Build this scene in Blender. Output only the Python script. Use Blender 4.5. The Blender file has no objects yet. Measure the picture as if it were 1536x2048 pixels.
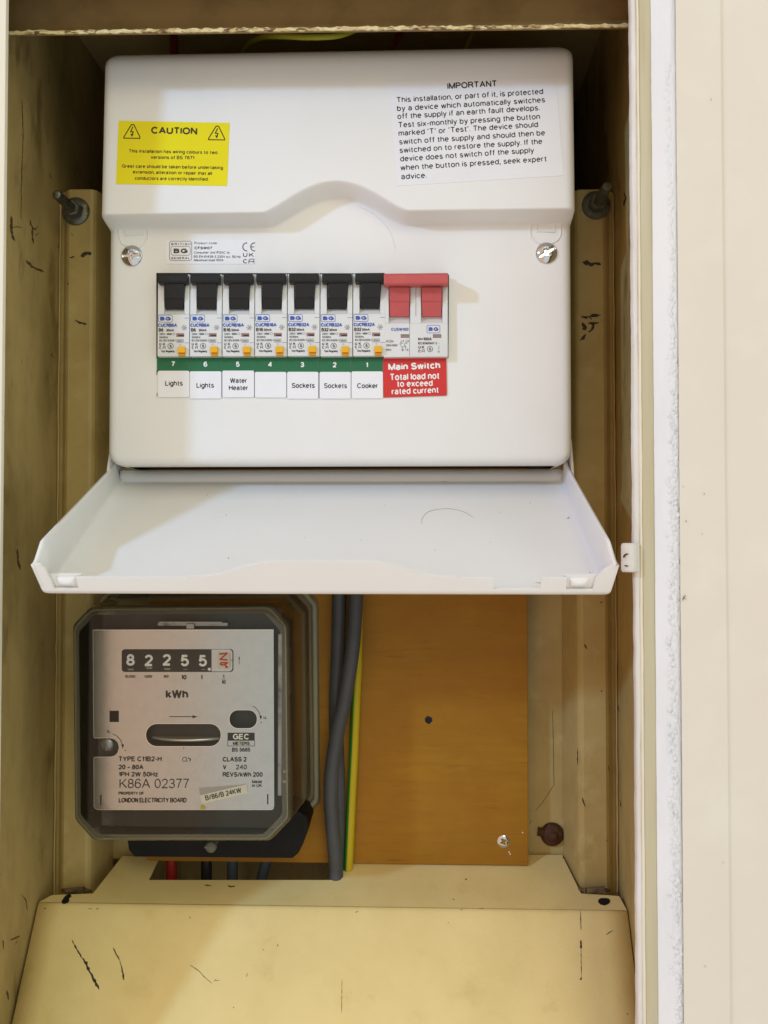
import bpy, bmesh, math, random
from mathutils import Vector, Matrix
random.seed(7)
S = 0.001                                    # everything below is written in millimetres
sc = bpy.context.scene
COL = sc.collection

# ------------------------------------------------------------------ camera
F = 1900.0                                   # focal length in photo pixels (photo 1536 x 2048)
YAW, PITCH = math.radians(2.1), math.radians(1.53)
cd = bpy.data.cameras.new('camera')
cd.sensor_fit = 'HORIZONTAL'; cd.sensor_width = 36.0; cd.lens = 36.0*F/1536.0
cd.clip_start = 0.01; cd.clip_end = 50
cam = bpy.data.objects.new('camera', cd); COL.objects.link(cam)
ROT = Matrix.Rotation(YAW, 3, 'Z') @ Matrix.Rotation(math.radians(90)+PITCH, 3, 'X')
cam.matrix_world = ROT.to_4x4()
sc.camera = cam

# ------------------------------------------------------------------ world and lamps
W = bpy.data.worlds.new('World'); sc.world = W; W.use_nodes = True
nt = W.node_tree; bg = nt.nodes['Background']
tc = nt.nodes.new('ShaderNodeTexCoord'); sx = nt.nodes.new('ShaderNodeSeparateXYZ'); cr = nt.nodes.new('ShaderNodeValToRGB')
nt.links.new(tc.outputs['Generated'], sx.inputs[0]); 
mp = nt.nodes.new('ShaderNodeMapRange'); mp.inputs[1].default_value = -1; mp.inputs[2].default_value = 1
nt.links.new(sx.outputs['Z'], mp.inputs[0]); nt.links.new(mp.outputs[0], cr.inputs[0]); nt.links.new(cr.outputs[0], bg.inputs[0])
cr.color_ramp.elements[0].color = (.82, .76, .66, 1); cr.color_ramp.elements[1].color = (.80, .75, .62, 1)
e = cr.color_ramp.elements.new(.5); e.color = (.78, .72, .60, 1)
# the room behind the viewer: a pinkish side to the left, a cooler brighter side to the right
def mth(op, a, b=None):
    m = nt.nodes.new('ShaderNodeMath'); m.operation = op
    for q, v in enumerate((a, b)):
        if v is None: continue
        if isinstance(v, (int, float)): m.inputs[q].default_value = v
        else: nt.links.new(v, m.inputs[q])
    return m.outputs[0]
az = mth('ARCTAN2', sx.outputs['X'], mth('MULTIPLY', sx.outputs['Y'], -1.0))
mr_ = nt.nodes.new('ShaderNodeMapRange'); mr_.interpolation_type = 'SMOOTHSTEP'; mr_.inputs[1].default_value = math.radians(-14.0); mr_.inputs[2].default_value = math.radians(-11.4)
nt.links.new(az, mr_.inputs[0])
mxw = nt.nodes.new('ShaderNodeMix'); mxw.data_type = 'RGBA'
mxw.inputs[6].default_value = (.98, .73, .61, 1); mxw.inputs[7].default_value = (.88, 1.0, 1.15, 1); nt.links.new(mr_.outputs[0], mxw.inputs[0])
mul = nt.nodes.new('ShaderNodeMix'); mul.data_type = 'RGBA'; mul.blend_type = 'MULTIPLY'; mul.inputs[0].default_value = 1.0
nt.links.new(cr.outputs[0], mul.inputs[6]); nt.links.new(mxw.outputs[2], mul.inputs[7]); nt.links.new(mul.outputs[2], bg.inputs[0])
bg.inputs[1].default_value = 1.19

def lamp(name, loc, target, size, power, color, shape='DISK'):
    l = bpy.data.lights.new(name, 'AREA'); l.shape = shape; l.size = size*S; l.energy = power; l.color = color
    o = bpy.data.objects.new(name, l); COL.objects.link(o)
    o.location = Vector(loc)*S
    o.rotation_euler = (Vector(target)-Vector(loc)).to_track_quat('-Z', 'Y').to_euler()
    return o
lamp('daylight_lamp', (-127-1300, 530-1300, 30+690), (-40, 520, 60), 125, 17.0, (.33, .57, .98))
lamp('ceiling_lamp', (420, -1050, 820), (-40, 520, 0), 600, 4.5, (1.0, .88, .52))

sc.view_settings.view_transform = 'Standard'; sc.view_settings.look = 'None'
sc.view_settings.exposure = 0.0; sc.view_settings.gamma = 1.0
sc.view_settings.use_curve_mapping = False
sc.cycles.max_bounces = 10; sc.cycles.transparent_max_bounces = 24
sc.cycles.use_denoising = True

# ------------------------------------------------------------------ pixels of the photo -> points on real planes
def ray(px, py):
    return ROT @ Vector(((px-768)/F, (1024-py)/F, -1))
def PY(px, py, Y):
    d = ray(px, py); return d*(Y/d.y)
def PX(px, py, X):
    d = ray(px, py); return d*(X/d.x)
class Plane:
    def __init__(s, p, n): s.p = Vector(p); s.n = Vector(n).normalized()
    def __call__(s, px, py, off=0.0):          # off: mm proud of the plane
        d = ray(px, py); return d*(((s.p + s.n*off).dot(s.n))/d.dot(s.n))
class YPlane(Plane):
    def __init__(s, Y): super().__init__((0, Y, 0), (0, -1, 0))

# ------------------------------------------------------------------ materials
def mat(name, col, rough=.5, metal=0.0, noise=None, bump=0.0, bscale=800, spec=.3, coat=0.0, stretch=None, stains=None, rnoise=0.0):
    m = bpy.data.materials.new(name); m.use_nodes = True; n = m.node_tree; L = n.links
    b = n.nodes['Principled BSDF']
    b.inputs['Base Color'].default_value = (*col, 1); b.inputs['Roughness'].default_value = rough
    b.inputs['Metallic'].default_value = metal; b.inputs['Specular IOR Level'].default_value = spec
    b.inputs['Coat Weight'].default_value = coat
    t = n.nodes.new('ShaderNodeTexCoord'); vec = t.outputs['Object']
    if stretch:
        mpn = n.nodes.new('ShaderNodeMapping'); mpn.inputs['Scale'].default_value = stretch
        L.new(vec, mpn.inputs[0]); vec = mpn.outputs[0]
    def nz(scale, detail=4, rgh=.6):
        x = n.nodes.new('ShaderNodeTexNoise'); x.inputs['Scale'].default_value = scale
        x.inputs['Detail'].default_value = detail; x.inputs['Roughness'].default_value = rgh
        L.new(vec, x.inputs['Vector']); return x.outputs['Fac']
    out = None
    def mixin(fac, a, c2):
        mx = n.nodes.new('ShaderNodeMix'); mx.data_type = 'RGBA'
        L.new(fac, mx.inputs[0])
        if hasattr(a, 'is_linked'): L.new(a, mx.inputs[6])
        else: mx.inputs[6].default_value = (*a, 1)
        mx.inputs[7].default_value = (*c2, 1); return mx.outputs[2]
    def ramp(f, lo, hi):
        r = n.nodes.new('ShaderNodeMapRange'); r.inputs[1].default_value = lo; r.inputs[2].default_value = hi
        L.new(f, r.inputs[0]); return r.outputs[0]
    src = col
    if noise:
        for (c2, scale, lo, hi) in noise:
            src = mixin(ramp(nz(scale), lo, hi), src, c2)
    if src is not col: L.new(src, b.inputs['Base Color'])
    if rnoise:
        r = n.nodes.new('ShaderNodeMapRange'); L.new(nz(60), r.inputs[0])
        r.inputs[1].default_value = .3; r.inputs[2].default_value = .7
        r.inputs[3].default_value = max(.05, rough-rnoise); r.inputs[4].default_value = rough+rnoise
        L.new(r.outputs[0], b.inputs['Roughness'])
    if bump:
        bp = n.nodes.new('ShaderNodeBump'); bp.inputs['Strength'].default_value = bump; bp.inputs['Distance'].default_value = .0006
        L.new(nz(bscale, 3, .5), bp.inputs['Height']); L.new(bp.outputs[0], b.inputs['Normal'])
    return m
M = {}
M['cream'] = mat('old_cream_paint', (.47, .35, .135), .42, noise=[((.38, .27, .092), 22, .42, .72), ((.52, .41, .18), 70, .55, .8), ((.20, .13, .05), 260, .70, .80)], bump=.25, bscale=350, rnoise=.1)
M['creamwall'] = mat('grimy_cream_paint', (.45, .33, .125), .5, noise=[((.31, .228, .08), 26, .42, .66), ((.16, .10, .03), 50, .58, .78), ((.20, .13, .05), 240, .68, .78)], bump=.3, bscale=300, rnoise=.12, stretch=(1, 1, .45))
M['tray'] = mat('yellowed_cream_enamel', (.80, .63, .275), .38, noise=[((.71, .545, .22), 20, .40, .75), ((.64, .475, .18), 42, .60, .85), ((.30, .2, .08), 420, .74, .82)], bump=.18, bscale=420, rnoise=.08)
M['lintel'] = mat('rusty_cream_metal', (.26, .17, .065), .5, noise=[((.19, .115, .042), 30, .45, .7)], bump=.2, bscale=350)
M['chipped'] = mat('chipped_yellow_edge', (.78, .66, .36), .6, noise=[((.14, .07, .025), 110, .52, .58), ((.60, .46, .20), 300, .45, .6)], bump=.5, bscale=300, stretch=(1, 1, 3))
M['white'] = mat('white_enamel', (.80, .795, .775), .42, noise=[((.775, .77, .745), 18, .4, .7), ((.60, .59, .56), 900, .74, .78)], bump=.08, bscale=1500, rnoise=.04)
M['paper'] = mat('white_label', (.83, .83, .86), .38, noise=[((.80, .80, .83), 60, .4, .7)])
M['clear'] = mat('translucent_white_label', (.79, .79, .81), .28, noise=[((.77, .77, .80), 40, .4, .7)])
M['yellow'] = mat('yellow_label', (.80, .70, .004), .35, noise=[((.77, .66, .004), 40, .4, .7)])
M['green'] = mat('green_label', (.018, .145, .06), .4, noise=[((.02, .155, .066), 60, .4, .7)])
M['red'] = mat('red_label', (.62, .032, .03), .4, noise=[((.58, .03, .03), 60, .4, .7)])
M['ink'] = mat('black_ink', (.02, .02, .022), .5)
M['brownink'] = mat('brown_ink', (.05, .038, .012), .5)
M['greyink'] = mat('grey_ink', (.13, .13, .135), .5)
M['blueink'] = mat('blue_ink', (.03, .09, .42), .5)
M['whiteink'] = mat('white_ink', (.85, .85, .82), .5)
M['redink'] = mat('red_ink', (.55, .03, .05), .5)
M['module'] = mat('light_grey_plastic', (.70, .71, .70), .42, noise=[((.67, .68, .67), 80, .4, .7)], bump=.04, bscale=2500)
M['black'] = mat('black_plastic', (.014, .014, .015), .38, bump=.05, bscale=2500)
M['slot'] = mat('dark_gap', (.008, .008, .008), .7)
M['toggle'] = mat('salmon_red_plastic', (.53, .10, .095), .42, noise=[((.49, .09, .095), 90, .4, .7)])
M['amber'] = mat('amber_plastic', (.80, .42, .012), .4)
M['amber2'] = mat('dark_amber_plastic', (.66, .29, .008), .45)
M['maroon'] = mat('maroon_flag', (.10, .025, .02), .5)
M['window'] = mat('window_plastic', (.30, .20, .19), .3)
M['chrome'] = mat('bright_plated_steel', (.60, .61, .63), .08, metal=1.0)
M['steel'] = mat('dull_steel', (.20, .20, .17), .45, metal=.8, noise=[((.10, .09, .06), 200, .45, .7)], bump=.3, bscale=900)
M['dullgrey'] = mat('dull_grey_zinc', (.13, .13, .10), .55, metal=.3, noise=[((.07, .065, .045), 200, .45, .7)], bump=.3, bscale=900)
M['rust'] = mat('rusty_steel', (.07, .028, .012), .7, noise=[((.12, .05, .02), 300, .5, .7)], bump=.6, bscale=900)
M['lug'] = mat('grimy_metal_lug', (.16, .11, .05), .6, noise=[((.06, .04, .02), 160, .45, .65)], bump=.6, bscale=700)
M['rustchip'] = mat('rust_brown_chip', (.085, .048, .02), .7, noise=[((.17, .11, .045), 300, .5, .65)])
M['chip'] = mat('bare_dark_metal', (.035, .028, .02), .6, noise=[((.07, .045, .025), 500, .5, .6)])
M['scratch'] = mat('pencil_scratch', (.10, .075, .035), .6)
M['trim'] = mat('old_white_gloss', (.68, .66, .60), .35, noise=[((.55, .47, .37), 45, .52, .7), ((.74, .73, .74), 90, .5, .7)], bump=.5, bscale=260, stretch=(1, 1, .25))
M['ridge'] = mat('cream_gloss_ridge', (.76, .70, .56), .35, noise=[((.62, .54, .38), 120, .66, .78)], bump=.4, bscale=300, stretch=(1, 1, .3))
M['olive'] = mat('olive_cream_frame', (.52, .47, .32), .5, noise=[((.46, .40, .25), 90, .45, .7), ((.58, .54, .41), 40, .5, .7)], bump=.35, bscale=300, stretch=(1.5, 1, .08))
M['caulk'] = mat('white_brushed_filler', (.76, .765, .79), .55, noise=[((.68, .70, .72), 60, .45, .7), ((.80, .79, .79), 30, .5, .7)], bump=.8, bscale=420, stretch=(1, 1, .25))
M['wall'] = mat('cream_wall_paint', (.72, .67, .575), .6, noise=[((.70, .645, .55), 9, .4, .7), ((.74, .695, .605), 30, .5, .75)], bump=.18, bscale=240)
M['cable'] = mat('grey_cable_sheath', (.072, .076, .082), .45, noise=[((.058, .061, .066), 60, .4, .7)], bump=.08, bscale=500)
M['bluecable'] = mat('blue_grey_cable', (.05, .068, .09), .5)
M['redcable'] = mat('red_cable', (.28, .015, .012), .4)
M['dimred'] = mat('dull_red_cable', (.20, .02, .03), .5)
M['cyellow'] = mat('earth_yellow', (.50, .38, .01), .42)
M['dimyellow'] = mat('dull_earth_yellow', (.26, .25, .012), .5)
M['cgreen'] = mat('earth_green', (.03, .22, .02), .42)
M['bakelite'] = mat('black_bakelite', (.006, .0055, .005), .5, noise=[((.009, .008, .007), 90, .4, .7)], spec=.15)
M['mech'] = mat('dark_mechanism', (.032, .029, .025), .45, metal=.1, noise=[((.045, .042, .038), 60, .5, .7)])
M['mechlight'] = mat('mechanism_metal', (.30, .30, .30), .35, metal=.8, noise=[((.12, .12, .12), 90, .5, .7)])
M['plate'] = mat('brushed_aluminium', (.47, .475, .485), .17, metal=.92, noise=[((.44, .445, .455), 180, .4, .7)], bump=.03, bscale=900)
M['register'] = mat('register_black', (.030, .027, .026), .5)
M['digit'] = mat('digit_white', (.86, .86, .85), .5)
M['faded'] = mat('digit_faded', (.28, .27, .26), .5)
M['drum'] = mat('cream_drum', (.68, .65, .55), .5)
M['disc'] = mat('disc_edge_metal', (.75, .73, .68), .3, metal=.7)
M['tape'] = mat('embossed_white_tape', (.76, .74, .66), .4)
M['tapeclear'] = mat('yellowed_tape_trace', (.42, .41, .39), .25)
M['glue'] = mat('yellow_glue', (.50, .40, .03), .4)
M['hair'] = mat('dark_hair', (.04, .035, .03), .6)
M['dust'] = mat('dark_specks', (.20, .185, .16), .8)
# wood: streaked horizontal grain
def wood_mat():
    m = bpy.data.materials.new('varnished_plywood'); m.use_nodes = True; n = m.node_tree; L = n.links; b = n.nodes['Principled BSDF']
    t = n.nodes.new('ShaderNodeTexCoord')
    def nz(scale, st, det=6, dist=0.0):
        mpn = n.nodes.new('ShaderNodeMapping'); mpn.inputs['Scale'].default_value = st
        L.new(t.outputs['Object'], mpn.inputs[0])
        x = n.nodes.new('ShaderNodeTexNoise'); x.inputs['Scale'].default_value = scale; x.inputs['Detail'].default_value = det
        x.inputs['Roughness'].default_value = .65; x.inputs['Distortion'].default_value = dist
        L.new(mpn.outputs[0], x.inputs['Vector']); return x.outputs['Fac']
    def ramp(f, lo, hi, a=0., c=1.):
        r = n.nodes.new('ShaderNodeMapRange'); r.inputs[1].default_value = lo; r.inputs[2].default_value = hi
        r.inputs[3].default_value = a; r.inputs[4].default_value = c; L.new(f, r.inputs[0]); return r.outputs[0]
    def mix(f, a, c):
        x = n.nodes.new('ShaderNodeMix'); x.data_type = 'RGBA'; L.new(f, x.inputs[0])
        if isinstance(a, tuple): x.inputs[6].default_value = (*a, 1)
        else: L.new(a, x.inputs[6])
        x.inputs[7].default_value = (*c, 1); return x.outputs[2]
    c = mix(ramp(nz(22, (1, 1, 1), 4), .35, .7), (.355, .165, .0095), (.30, .128, .007))
    c = mix(ramp(nz(60, (.22, 1, 3.2), 6, .5), .42, .72), c, (.30, .135, .009))
    c = mix(ramp(nz(300, (.12, 1, 1.6), 3), .60, .74), c, (.25, .11, .009))
    c = mix(ramp(nz(34, (.5, 1, 2.4), 5, .8), .60, .8), c, (.40, .198, .014))
    L.new(c, b.inputs['Base Color']); b.inputs['Roughness'].default_value = .5; b.inputs['Specular IOR Level'].default_value = .2
    bp = n.nodes.new('ShaderNodeBump'); bp.inputs['Strength'].default_value = .2; bp.inputs['Distance'].default_value = .0004
    L.new(nz(300, (.12, 1, 1.6), 3), bp.inputs['Height']); L.new(bp.outputs[0], b.inputs['Normal'])
    return m
M['wood'] = wood_mat()
# thin clear plastic cover: part transparent, part mirror by angle (a surface property, no ray tricks)
def glass_mat(name, tint, ior=1.5, rough=.04, body=.0):
    m = bpy.data.materials.new(name); m.use_nodes = True; n = m.node_tree; L = n.links
    out = n.nodes['Material Output']; n.nodes.remove(n.nodes['Principled BSDF'])
    tr = n.nodes.new('ShaderNodeBsdfTransparent'); tr.inputs[0].default_value = (*tint, 1)
    gl = n.nodes.new('ShaderNodeBsdfGlossy'); gl.inputs['Roughness'].default_value = rough; gl.inputs[0].default_value = (1, .97, .88, 1)
    fr = n.nodes.new('ShaderNodeFresnel'); fr.inputs[0].default_value = ior
    mx = n.nodes.new('ShaderNodeMixShader'); L.new(fr.outputs[0], mx.inputs[0]); L.new(tr.outputs[0], mx.inputs[1]); L.new(gl.outputs[0], mx.inputs[2])
    df = n.nodes.new('ShaderNodeBsdfDiffuse'); df.inputs[0].default_value = (.40, .36, .24, 1)
    m2 = n.nodes.new('ShaderNodeMixShader'); m2.inputs[0].default_value = body
    L.new(mx.outputs[0], m2.inputs[1]); L.new(df.outputs[0], m2.inputs[2]); L.new(m2.outputs[0], out.inputs[0])
    return m
M['glass'] = glass_mat('smoky_clear_cover', (.965, .955, .92), ior=1.38, body=.006)
M['glassband'] = glass_mat('olive_cover_bevel', (.86, .83, .72), ior=1.5, body=.17, rough=.08)
M['glassside'] = glass_mat('olive_cover_side', (.93, .90, .80), ior=1.45, body=.07, rough=.08)
M['flange'] = glass_mat('beige_cover_flange', (.8, .75, .6), ior=1.6, body=.75, rough=.12)
M['glassrim'] = glass_mat('smoky_cover_rim', (.80, .75, .60), ior=1.6, body=.42, rough=.10)

# ------------------------------------------------------------------ mesh builder
ORG = {}
class MB:
    def __init__(s): s.v = []; s.f = []; s.m = []; s.sm = []
    def add(s, vs, fs, mi=0, smooth=False):
        b = len(s.v); s.v += [Vector(p) for p in vs]
        for f in fs: s.f.append([b+i for i in f]); s.m.append(mi); s.sm.append(smooth)
        return s
    def box(s, x0, x1, y0, y1, z0, z1, mi=0):
        vs = [(x, y, z) for x in (x0, x1) for y in (y0, y1) for z in (z0, z1)]
        return s.add(vs, [(0, 1, 3, 2), (4, 6, 7, 5), (0, 4, 5, 1), (2, 3, 7, 6), (0, 2, 6, 4), (1, 5, 7, 3)], mi)
    def poly(s, pts, mi=0): return s.add(pts, [tuple(range(len(pts)))], mi)
    def slab(s, pts, vec, mi=0, smooth=False):          # polygon pulled back along vec
        n = len(pts); vec = Vector(vec); a = [Vector(p) for p in pts]; b = [p+vec for p in a]
        fs = [tuple(range(n)), tuple(range(2*n-1, n-1, -1))]
        s.add(a+b, fs, mi)
        return s.add(a+b, [(i, n+i, n+(i+1) % n, (i+1) % n) for i in range(n)], mi, smooth)
    def loops(s, loops, mi=0, smooth=True, cap0=False, cap1=False, closed=True):
        n = len(loops[0]); vs = [p for l in loops for p in l]; fs = []
        for k in range(len(loops)-1):
            for i in range(n if closed else n-1):
                j = (i+1) % n; fs.append((k*n+i, k*n+j, (k+1)*n+j, (k+1)*n+i))
        s.add(vs, fs, mi, smooth)
        if cap0: s.add(loops[0], [tuple(range(n))], mi)
        if cap1: s.add(loops[-1], [tuple(range(n))], mi)
        return s
    def tube(s, pts, r, mi=0, n=12, caps=True, split=None):
        pts = [Vector(p) for p in pts]; loops = []; prev = None
        for i, p in enumerate(pts):
            t = (pts[min(i+1, len(pts)-1)]-pts[max(i-1, 0)]).normalized()
            a = prev if prev is not None else (Vector((0, 1, 0)) if abs(t.y) < .9 else Vector((1, 0, 0)))
            u = (a - t*a.dot(t)).normalized(); w = t.cross(u); prev = u
            rr = r[i] if isinstance(r, (list, tuple)) else r
            loops.append([p + u*math.cos(2*math.pi*k/n)*rr + w*math.sin(2*math.pi*k/n)*rr for k in range(n)])
        f0 = len(s.f)
        s.loops(loops, mi, True, caps, caps)
        if split:                                         # second material on part of the circumference
            for q in range(f0, f0+n*(len(pts)-1)):
                k = (q-f0) % n
                if k in split: s.m[q] = 1
        return s
    def revolve(s, c, prof, n=32, mi=0, smooth=True):     # profile (r, dy) about an axis along -Y
        c = Vector(c); loops = [[c+Vector((r*math.cos(2*math.pi*k/n), -dy, r*math.sin(2*math.pi*k/n))) for k in range(n)] for r, dy in prof]
        return s.loops(loops, mi, smooth, True, True)
    def ribbon(s, pts, w, mi=0, closed=False):            # flat stroke in a 2-D list -> needs map later
        raise NotImplementedError
    def build(s, name, mats, parent=None, org=None, bevel=None, solid=None, seg=2, subsurf=0):
        o0 = Vector(org) if org is not None else (ORG.get(parent, Vector((0, 0, 0))) if parent else Vector((0, 0, 0)))
        me = bpy.data.meshes.new(name)
        me.from_pydata([tuple((p-o0)*S) for p in s.v], [], s.f); me.update()
        for m in (mats if isinstance(mats, (list, tuple)) else [mats]): me.materials.append(m if not isinstance(m, str) else M[m])
        for p, mi, sm in zip(me.polygons, s.m, s.sm): p.material_index = mi; p.use_smooth = sm
        o = bpy.data.objects.new(name, me); COL.objects.link(o)
        if parent: o.parent = parent
        else: o.location = o0*S
        ORG[o] = o0
        if solid is not None:
            k = o.modifiers.new('solid', 'SOLIDIFY'); k.thickness = solid*S; k.offset = -1
        if bevel:
            k = o.modifiers.new('bevel', 'BEVEL'); k.width = bevel*S; k.segments = seg; k.limit_method = 'ANGLE'; k.angle_limit = math.radians(35)
        return o
def fixn(o):
    bm = bmesh.new(); bm.from_mesh(o.data); bmesh.ops.remove_doubles(bm, verts=bm.verts, dist=1e-6)
    bmesh.ops.recalc_face_normals(bm, faces=bm.faces); bm.to_mesh(o.data); bm.free(); return o
def tag(o, label, cat, group=None):
    o['label'] = label; o['category'] = cat
    if group: o['group'] = group
    return o
def thing(name, org, label, cat, group=None):
    o = bpy.data.objects.new(name, None); COL.objects.link(o); o.location = Vector(org)*S; o.empty_display_size = .02
    ORG[o] = Vector(org); return tag(o, label, cat, group)

# ------------------------------------------------------------------ stroke lettering
def A(cx, cy, rx, ry, a0, a1):
    n = max(3, int(abs(a1-a0)/18)); return [(cx+rx*math.cos(math.radians(a0+(a1-a0)*i/n)), cy+ry*math.sin(math.radians(a0+(a1-a0)*i/n))) for i in range(n+1)]
def EL(cx, cy, rx, ry): return A(cx, cy, rx, ry, 90, 450)
G = {
'A': (.72, [[(0,0),(.36,1),(.72,0)],[(.12,.33),(.60,.33)]]),
'B': (.60, [[(0,.53),(0,1),(.34,1)]+A(.34,.765,.21,.235,90,-90)+[(0,.53),(0,0),(.36,0)]+A(.36,.265,.24,.265,-90,90)]),
'C': (.70, [A(.37,.5,.37,.5,42,318)]),
'D': (.66, [[(0,0),(0,1),(.28,1)]+A(.28,.5,.38,.5,90,-90)+[(0,0)]]),
'E': (.56, [[(.55,1),(0,1),(0,0),(.57,0)],[(0,.53),(.51,.53)]]),
'F': (.52, [[(.53,1),(0,1),(0,0)],[(0,.5),(.46,.5)]]),
'G': (.74, [A(.38,.5,.38,.5,42,335),[(.42,.48),(.74,.48),(.74,0)]]),
'H': (.62, [[(0,0),(0,1)],[(.62,0),(.62,1)],[(0,.53),(.62,.53)]]),
'I': (.0, [[(0,0),(0,1)]]),
'J': (.42, [[(.42,1),(.42,.25)]+A(.21,.25,.21,.25,0,-180)]),
'K': (.62, [[(0,0),(0,1)],[(.6,1),(0,.34)],[(.2,.56),(.64,0)]]),
'L': (.48, [[(0,1),(0,0),(.5,0)]]),
'M': (.76, [[(0,0),(0,1),(.38,0.02),(.76,1),(.76,0)]]),
'N': (.62, [[(0,0),(0,1),(.62,0),(.62,1)]]),
'O': (.78, [EL(.39,.5,.39,.5)]),
'P': (.58, [[(0,0),(0,1),(.33,1)]+A(.33,.74,.26,.26,90,-90)+[(0,.48)]]),
'Q': (.78, [EL(.39,.5,.39,.5),[(.5,.22),(.76,-.03)]]),
'R': (.62, [[(0,0),(0,1),(.35,1)]+A(.35,.75,.25,.25,90,-90)+[(0,.5)],[(.34,.5),(.52,.38),(.58,.12),(.64,0)]]),
'S': (.60, [A(.30,.755,.27,.245,20,270)+A(.30,.255,.31,.255,90,-162)]),
'T': (.60, [[(0,1),(.6,1)],[(.3,1),(.3,0)]]),
'U': (.62, [[(0,1),(0,.32)]+A(.31,.32,.31,.32,180,360)+[(.62,1)]]),
'V': (.66, [[(0,1),(.33,0),(.66,1)]]),
'W': (.96, [[(0,1),(.24,0),(.48,1),(.72,0),(.96,1)]]),
'X': (.64, [[(0,1),(.64,0)],[(0,0),(.64,1)]]),
'Y': (.66, [[(0,1),(.33,.42),(.66,1)],[(.33,.42),(.33,0)]]),
'Z': (.58, [[(0,1),(.58,1),(0,0),(.6,0)]]),
'a': (.48, [A(.23,.5,.21,.22,165,0)+[(.44,.1),(.49,0)],[(.44,.43),(.22,.39)]+A(.2,.2,.2,.2,90,270)+[(.32,.02),(.44,.16)]]),
'b': (.50, [[(0,1),(0,0)],EL(.25,.36,.25,.36)]),
'c': (.46, [A(.25,.36,.25,.36,40,320)]),
'd': (.50, [[(.5,1),(.5,0)],EL(.25,.36,.25,.36)]),
'e': (.50, [[(.02,.39),(.5,.39)]+A(.25,.36,.25,.36,5,312)]),
'f': (.26, [[(.3,1)]+A(.26,.84,.14,.16,90,180)+[(.12,0)],[(0,.7),(.28,.7)]]),
'g': (.50, [EL(.25,.36,.25,.36),[(.5,.72),(.5,-.03)]+A(.25,-.03,.25,.23,0,-155)]),
'h': (.46, [[(0,1),(0,0)],[(0,.42)]+A(.23,.46,.23,.26,180,0)+[(.46,0)]]),
'i': (.0, [[(0,0),(0,.72)],[(0,.92),(0,1.02)]]),
'j': (.08, [[(.08,.72),(.08,-.12),(-.02,-.24)],[(.08,.92),(.08,1.02)]]),
'k': (.44, [[(0,0),(0,1)],[(.43,.72),(0,.27)],[(.15,.42),(.46,0)]]),
'l': (.0, [[(0,0),(0,1)]]),
'm': (.74, [[(0,0),(0,.72)],[(0,.45)]+A(.185,.5,.185,.22,180,0)+[(.37,0)],[(.37,.45)]+A(.555,.5,.185,.22,180,0)+[(.74,0)]]),
'n': (.46, [[(0,0),(0,.72)],[(0,.42)]+A(.23,.46,.23,.26,180,0)+[(.46,0)]]),
'o': (.52, [EL(.26,.36,.26,.36)]),
'p': (.50, [[(0,.72),(0,-.26)],EL(.25,.36,.25,.36)]),
'q': (.50, [[(.5,.72),(.5,-.26)],EL(.25,.36,.25,.36)]),
'r': (.26, [[(0,0),(0,.72)],[(0,.42)]+A(.24,.44,.24,.28,180,85)]),
's': (.43, [A(.215,.535,.185,.185,25,270)+A(.215,.175,.215,.175,90,-160)]),
't': (.26, [[(.12,.92),(.12,.14)]+A(.25,.14,.13,.14,180,280),[(0,.7),(.27,.7)]]),
'u': (.46, [[(0,.72),(0,.25)]+A(.23,.25,.23,.25,180,360)+[(.46,.72)],[(.46,.3),(.46,0)]]),
'v': (.46, [[(0,.72),(.23,0),(.46,.72)]]),
'w': (.70, [[(0,.72),(.17,0),(.35,.72),(.53,0),(.7,.72)]]),
'x': (.46, [[(0,.72),(.46,0)],[(0,0),(.46,.72)]]),
'y': (.46, [[(0,.72),(.24,0)],[(.47,.72),(.2,-.14),(.12,-.25),(.02,-.25)]]),
'z': (.42, [[(0,.72),(.42,.72),(0,0),(.44,0)]]),
'0': (.52, [EL(.26,.5,.26,.5)]),
'1': (.24, [[(0,.78),(.12,.82),(.22,1),(.22,0)]]),
'2': (.52, [A(.26,.72,.25,.28,170,-38)+[(.02,.02),(.0,0),(.53,0)]]),
'3': (.51, [A(.25,.75,.22,.25,160,-90)+A(.25,.26,.26,.26,90,-165)]),
'4': (.54, [[(.42,0),(.42,1),(0,.3),(.56,.3)]]),
'5': (.51, [[(.47,1),(.1,1),(.04,.5)]+A(.25,.32,.26,.32,140,-160)]),
'6': (.52, [EL(.26,.3,.26,.3),[(.0,.3)]+A(.27,.52,.27,.48,180,40)]),
'7': (.52, [[(0,1),(.52,1),(.3,.55),(.18,0)]]),
'8': (.52, [EL(.26,.755,.21,.245),EL(.26,.26,.26,.26)]),
'9': (.52, [EL(.26,.7,.26,.3),[(.52,.7)]+A(.25,.48,.27,.48,0,-140)]),
'.': (.02, [[(.01,0),(.01,.1)]]), ',': (.04, [[(.03,.1),(.03,-.03),(-.02,-.16)]]), '-': (.26, [[(0,.38),(.26,.38)]]), '–': (.42, [[(0,.4),(.42,.4)]]),
'/': (.32, [[(0,-.02),(.32,1.02)]]), '=': (.5, [[(0,.3),(.5,.3)],[(0,.58),(.5,.58)]]), '~': (.42, [[(0,.42),(.12,.52),(.28,.4),(.42,.5)]]),
'‘': (.06, [[(.06,1.02),(0,.9),(.03,.78)]]), '’': (.06, [[(.03,1.02),(.06,.9),(0,.76)]]), '+': (.4, [[(0,.4),(.4,.4)],[(.2,.2),(.2,.6)]]),
}
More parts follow.
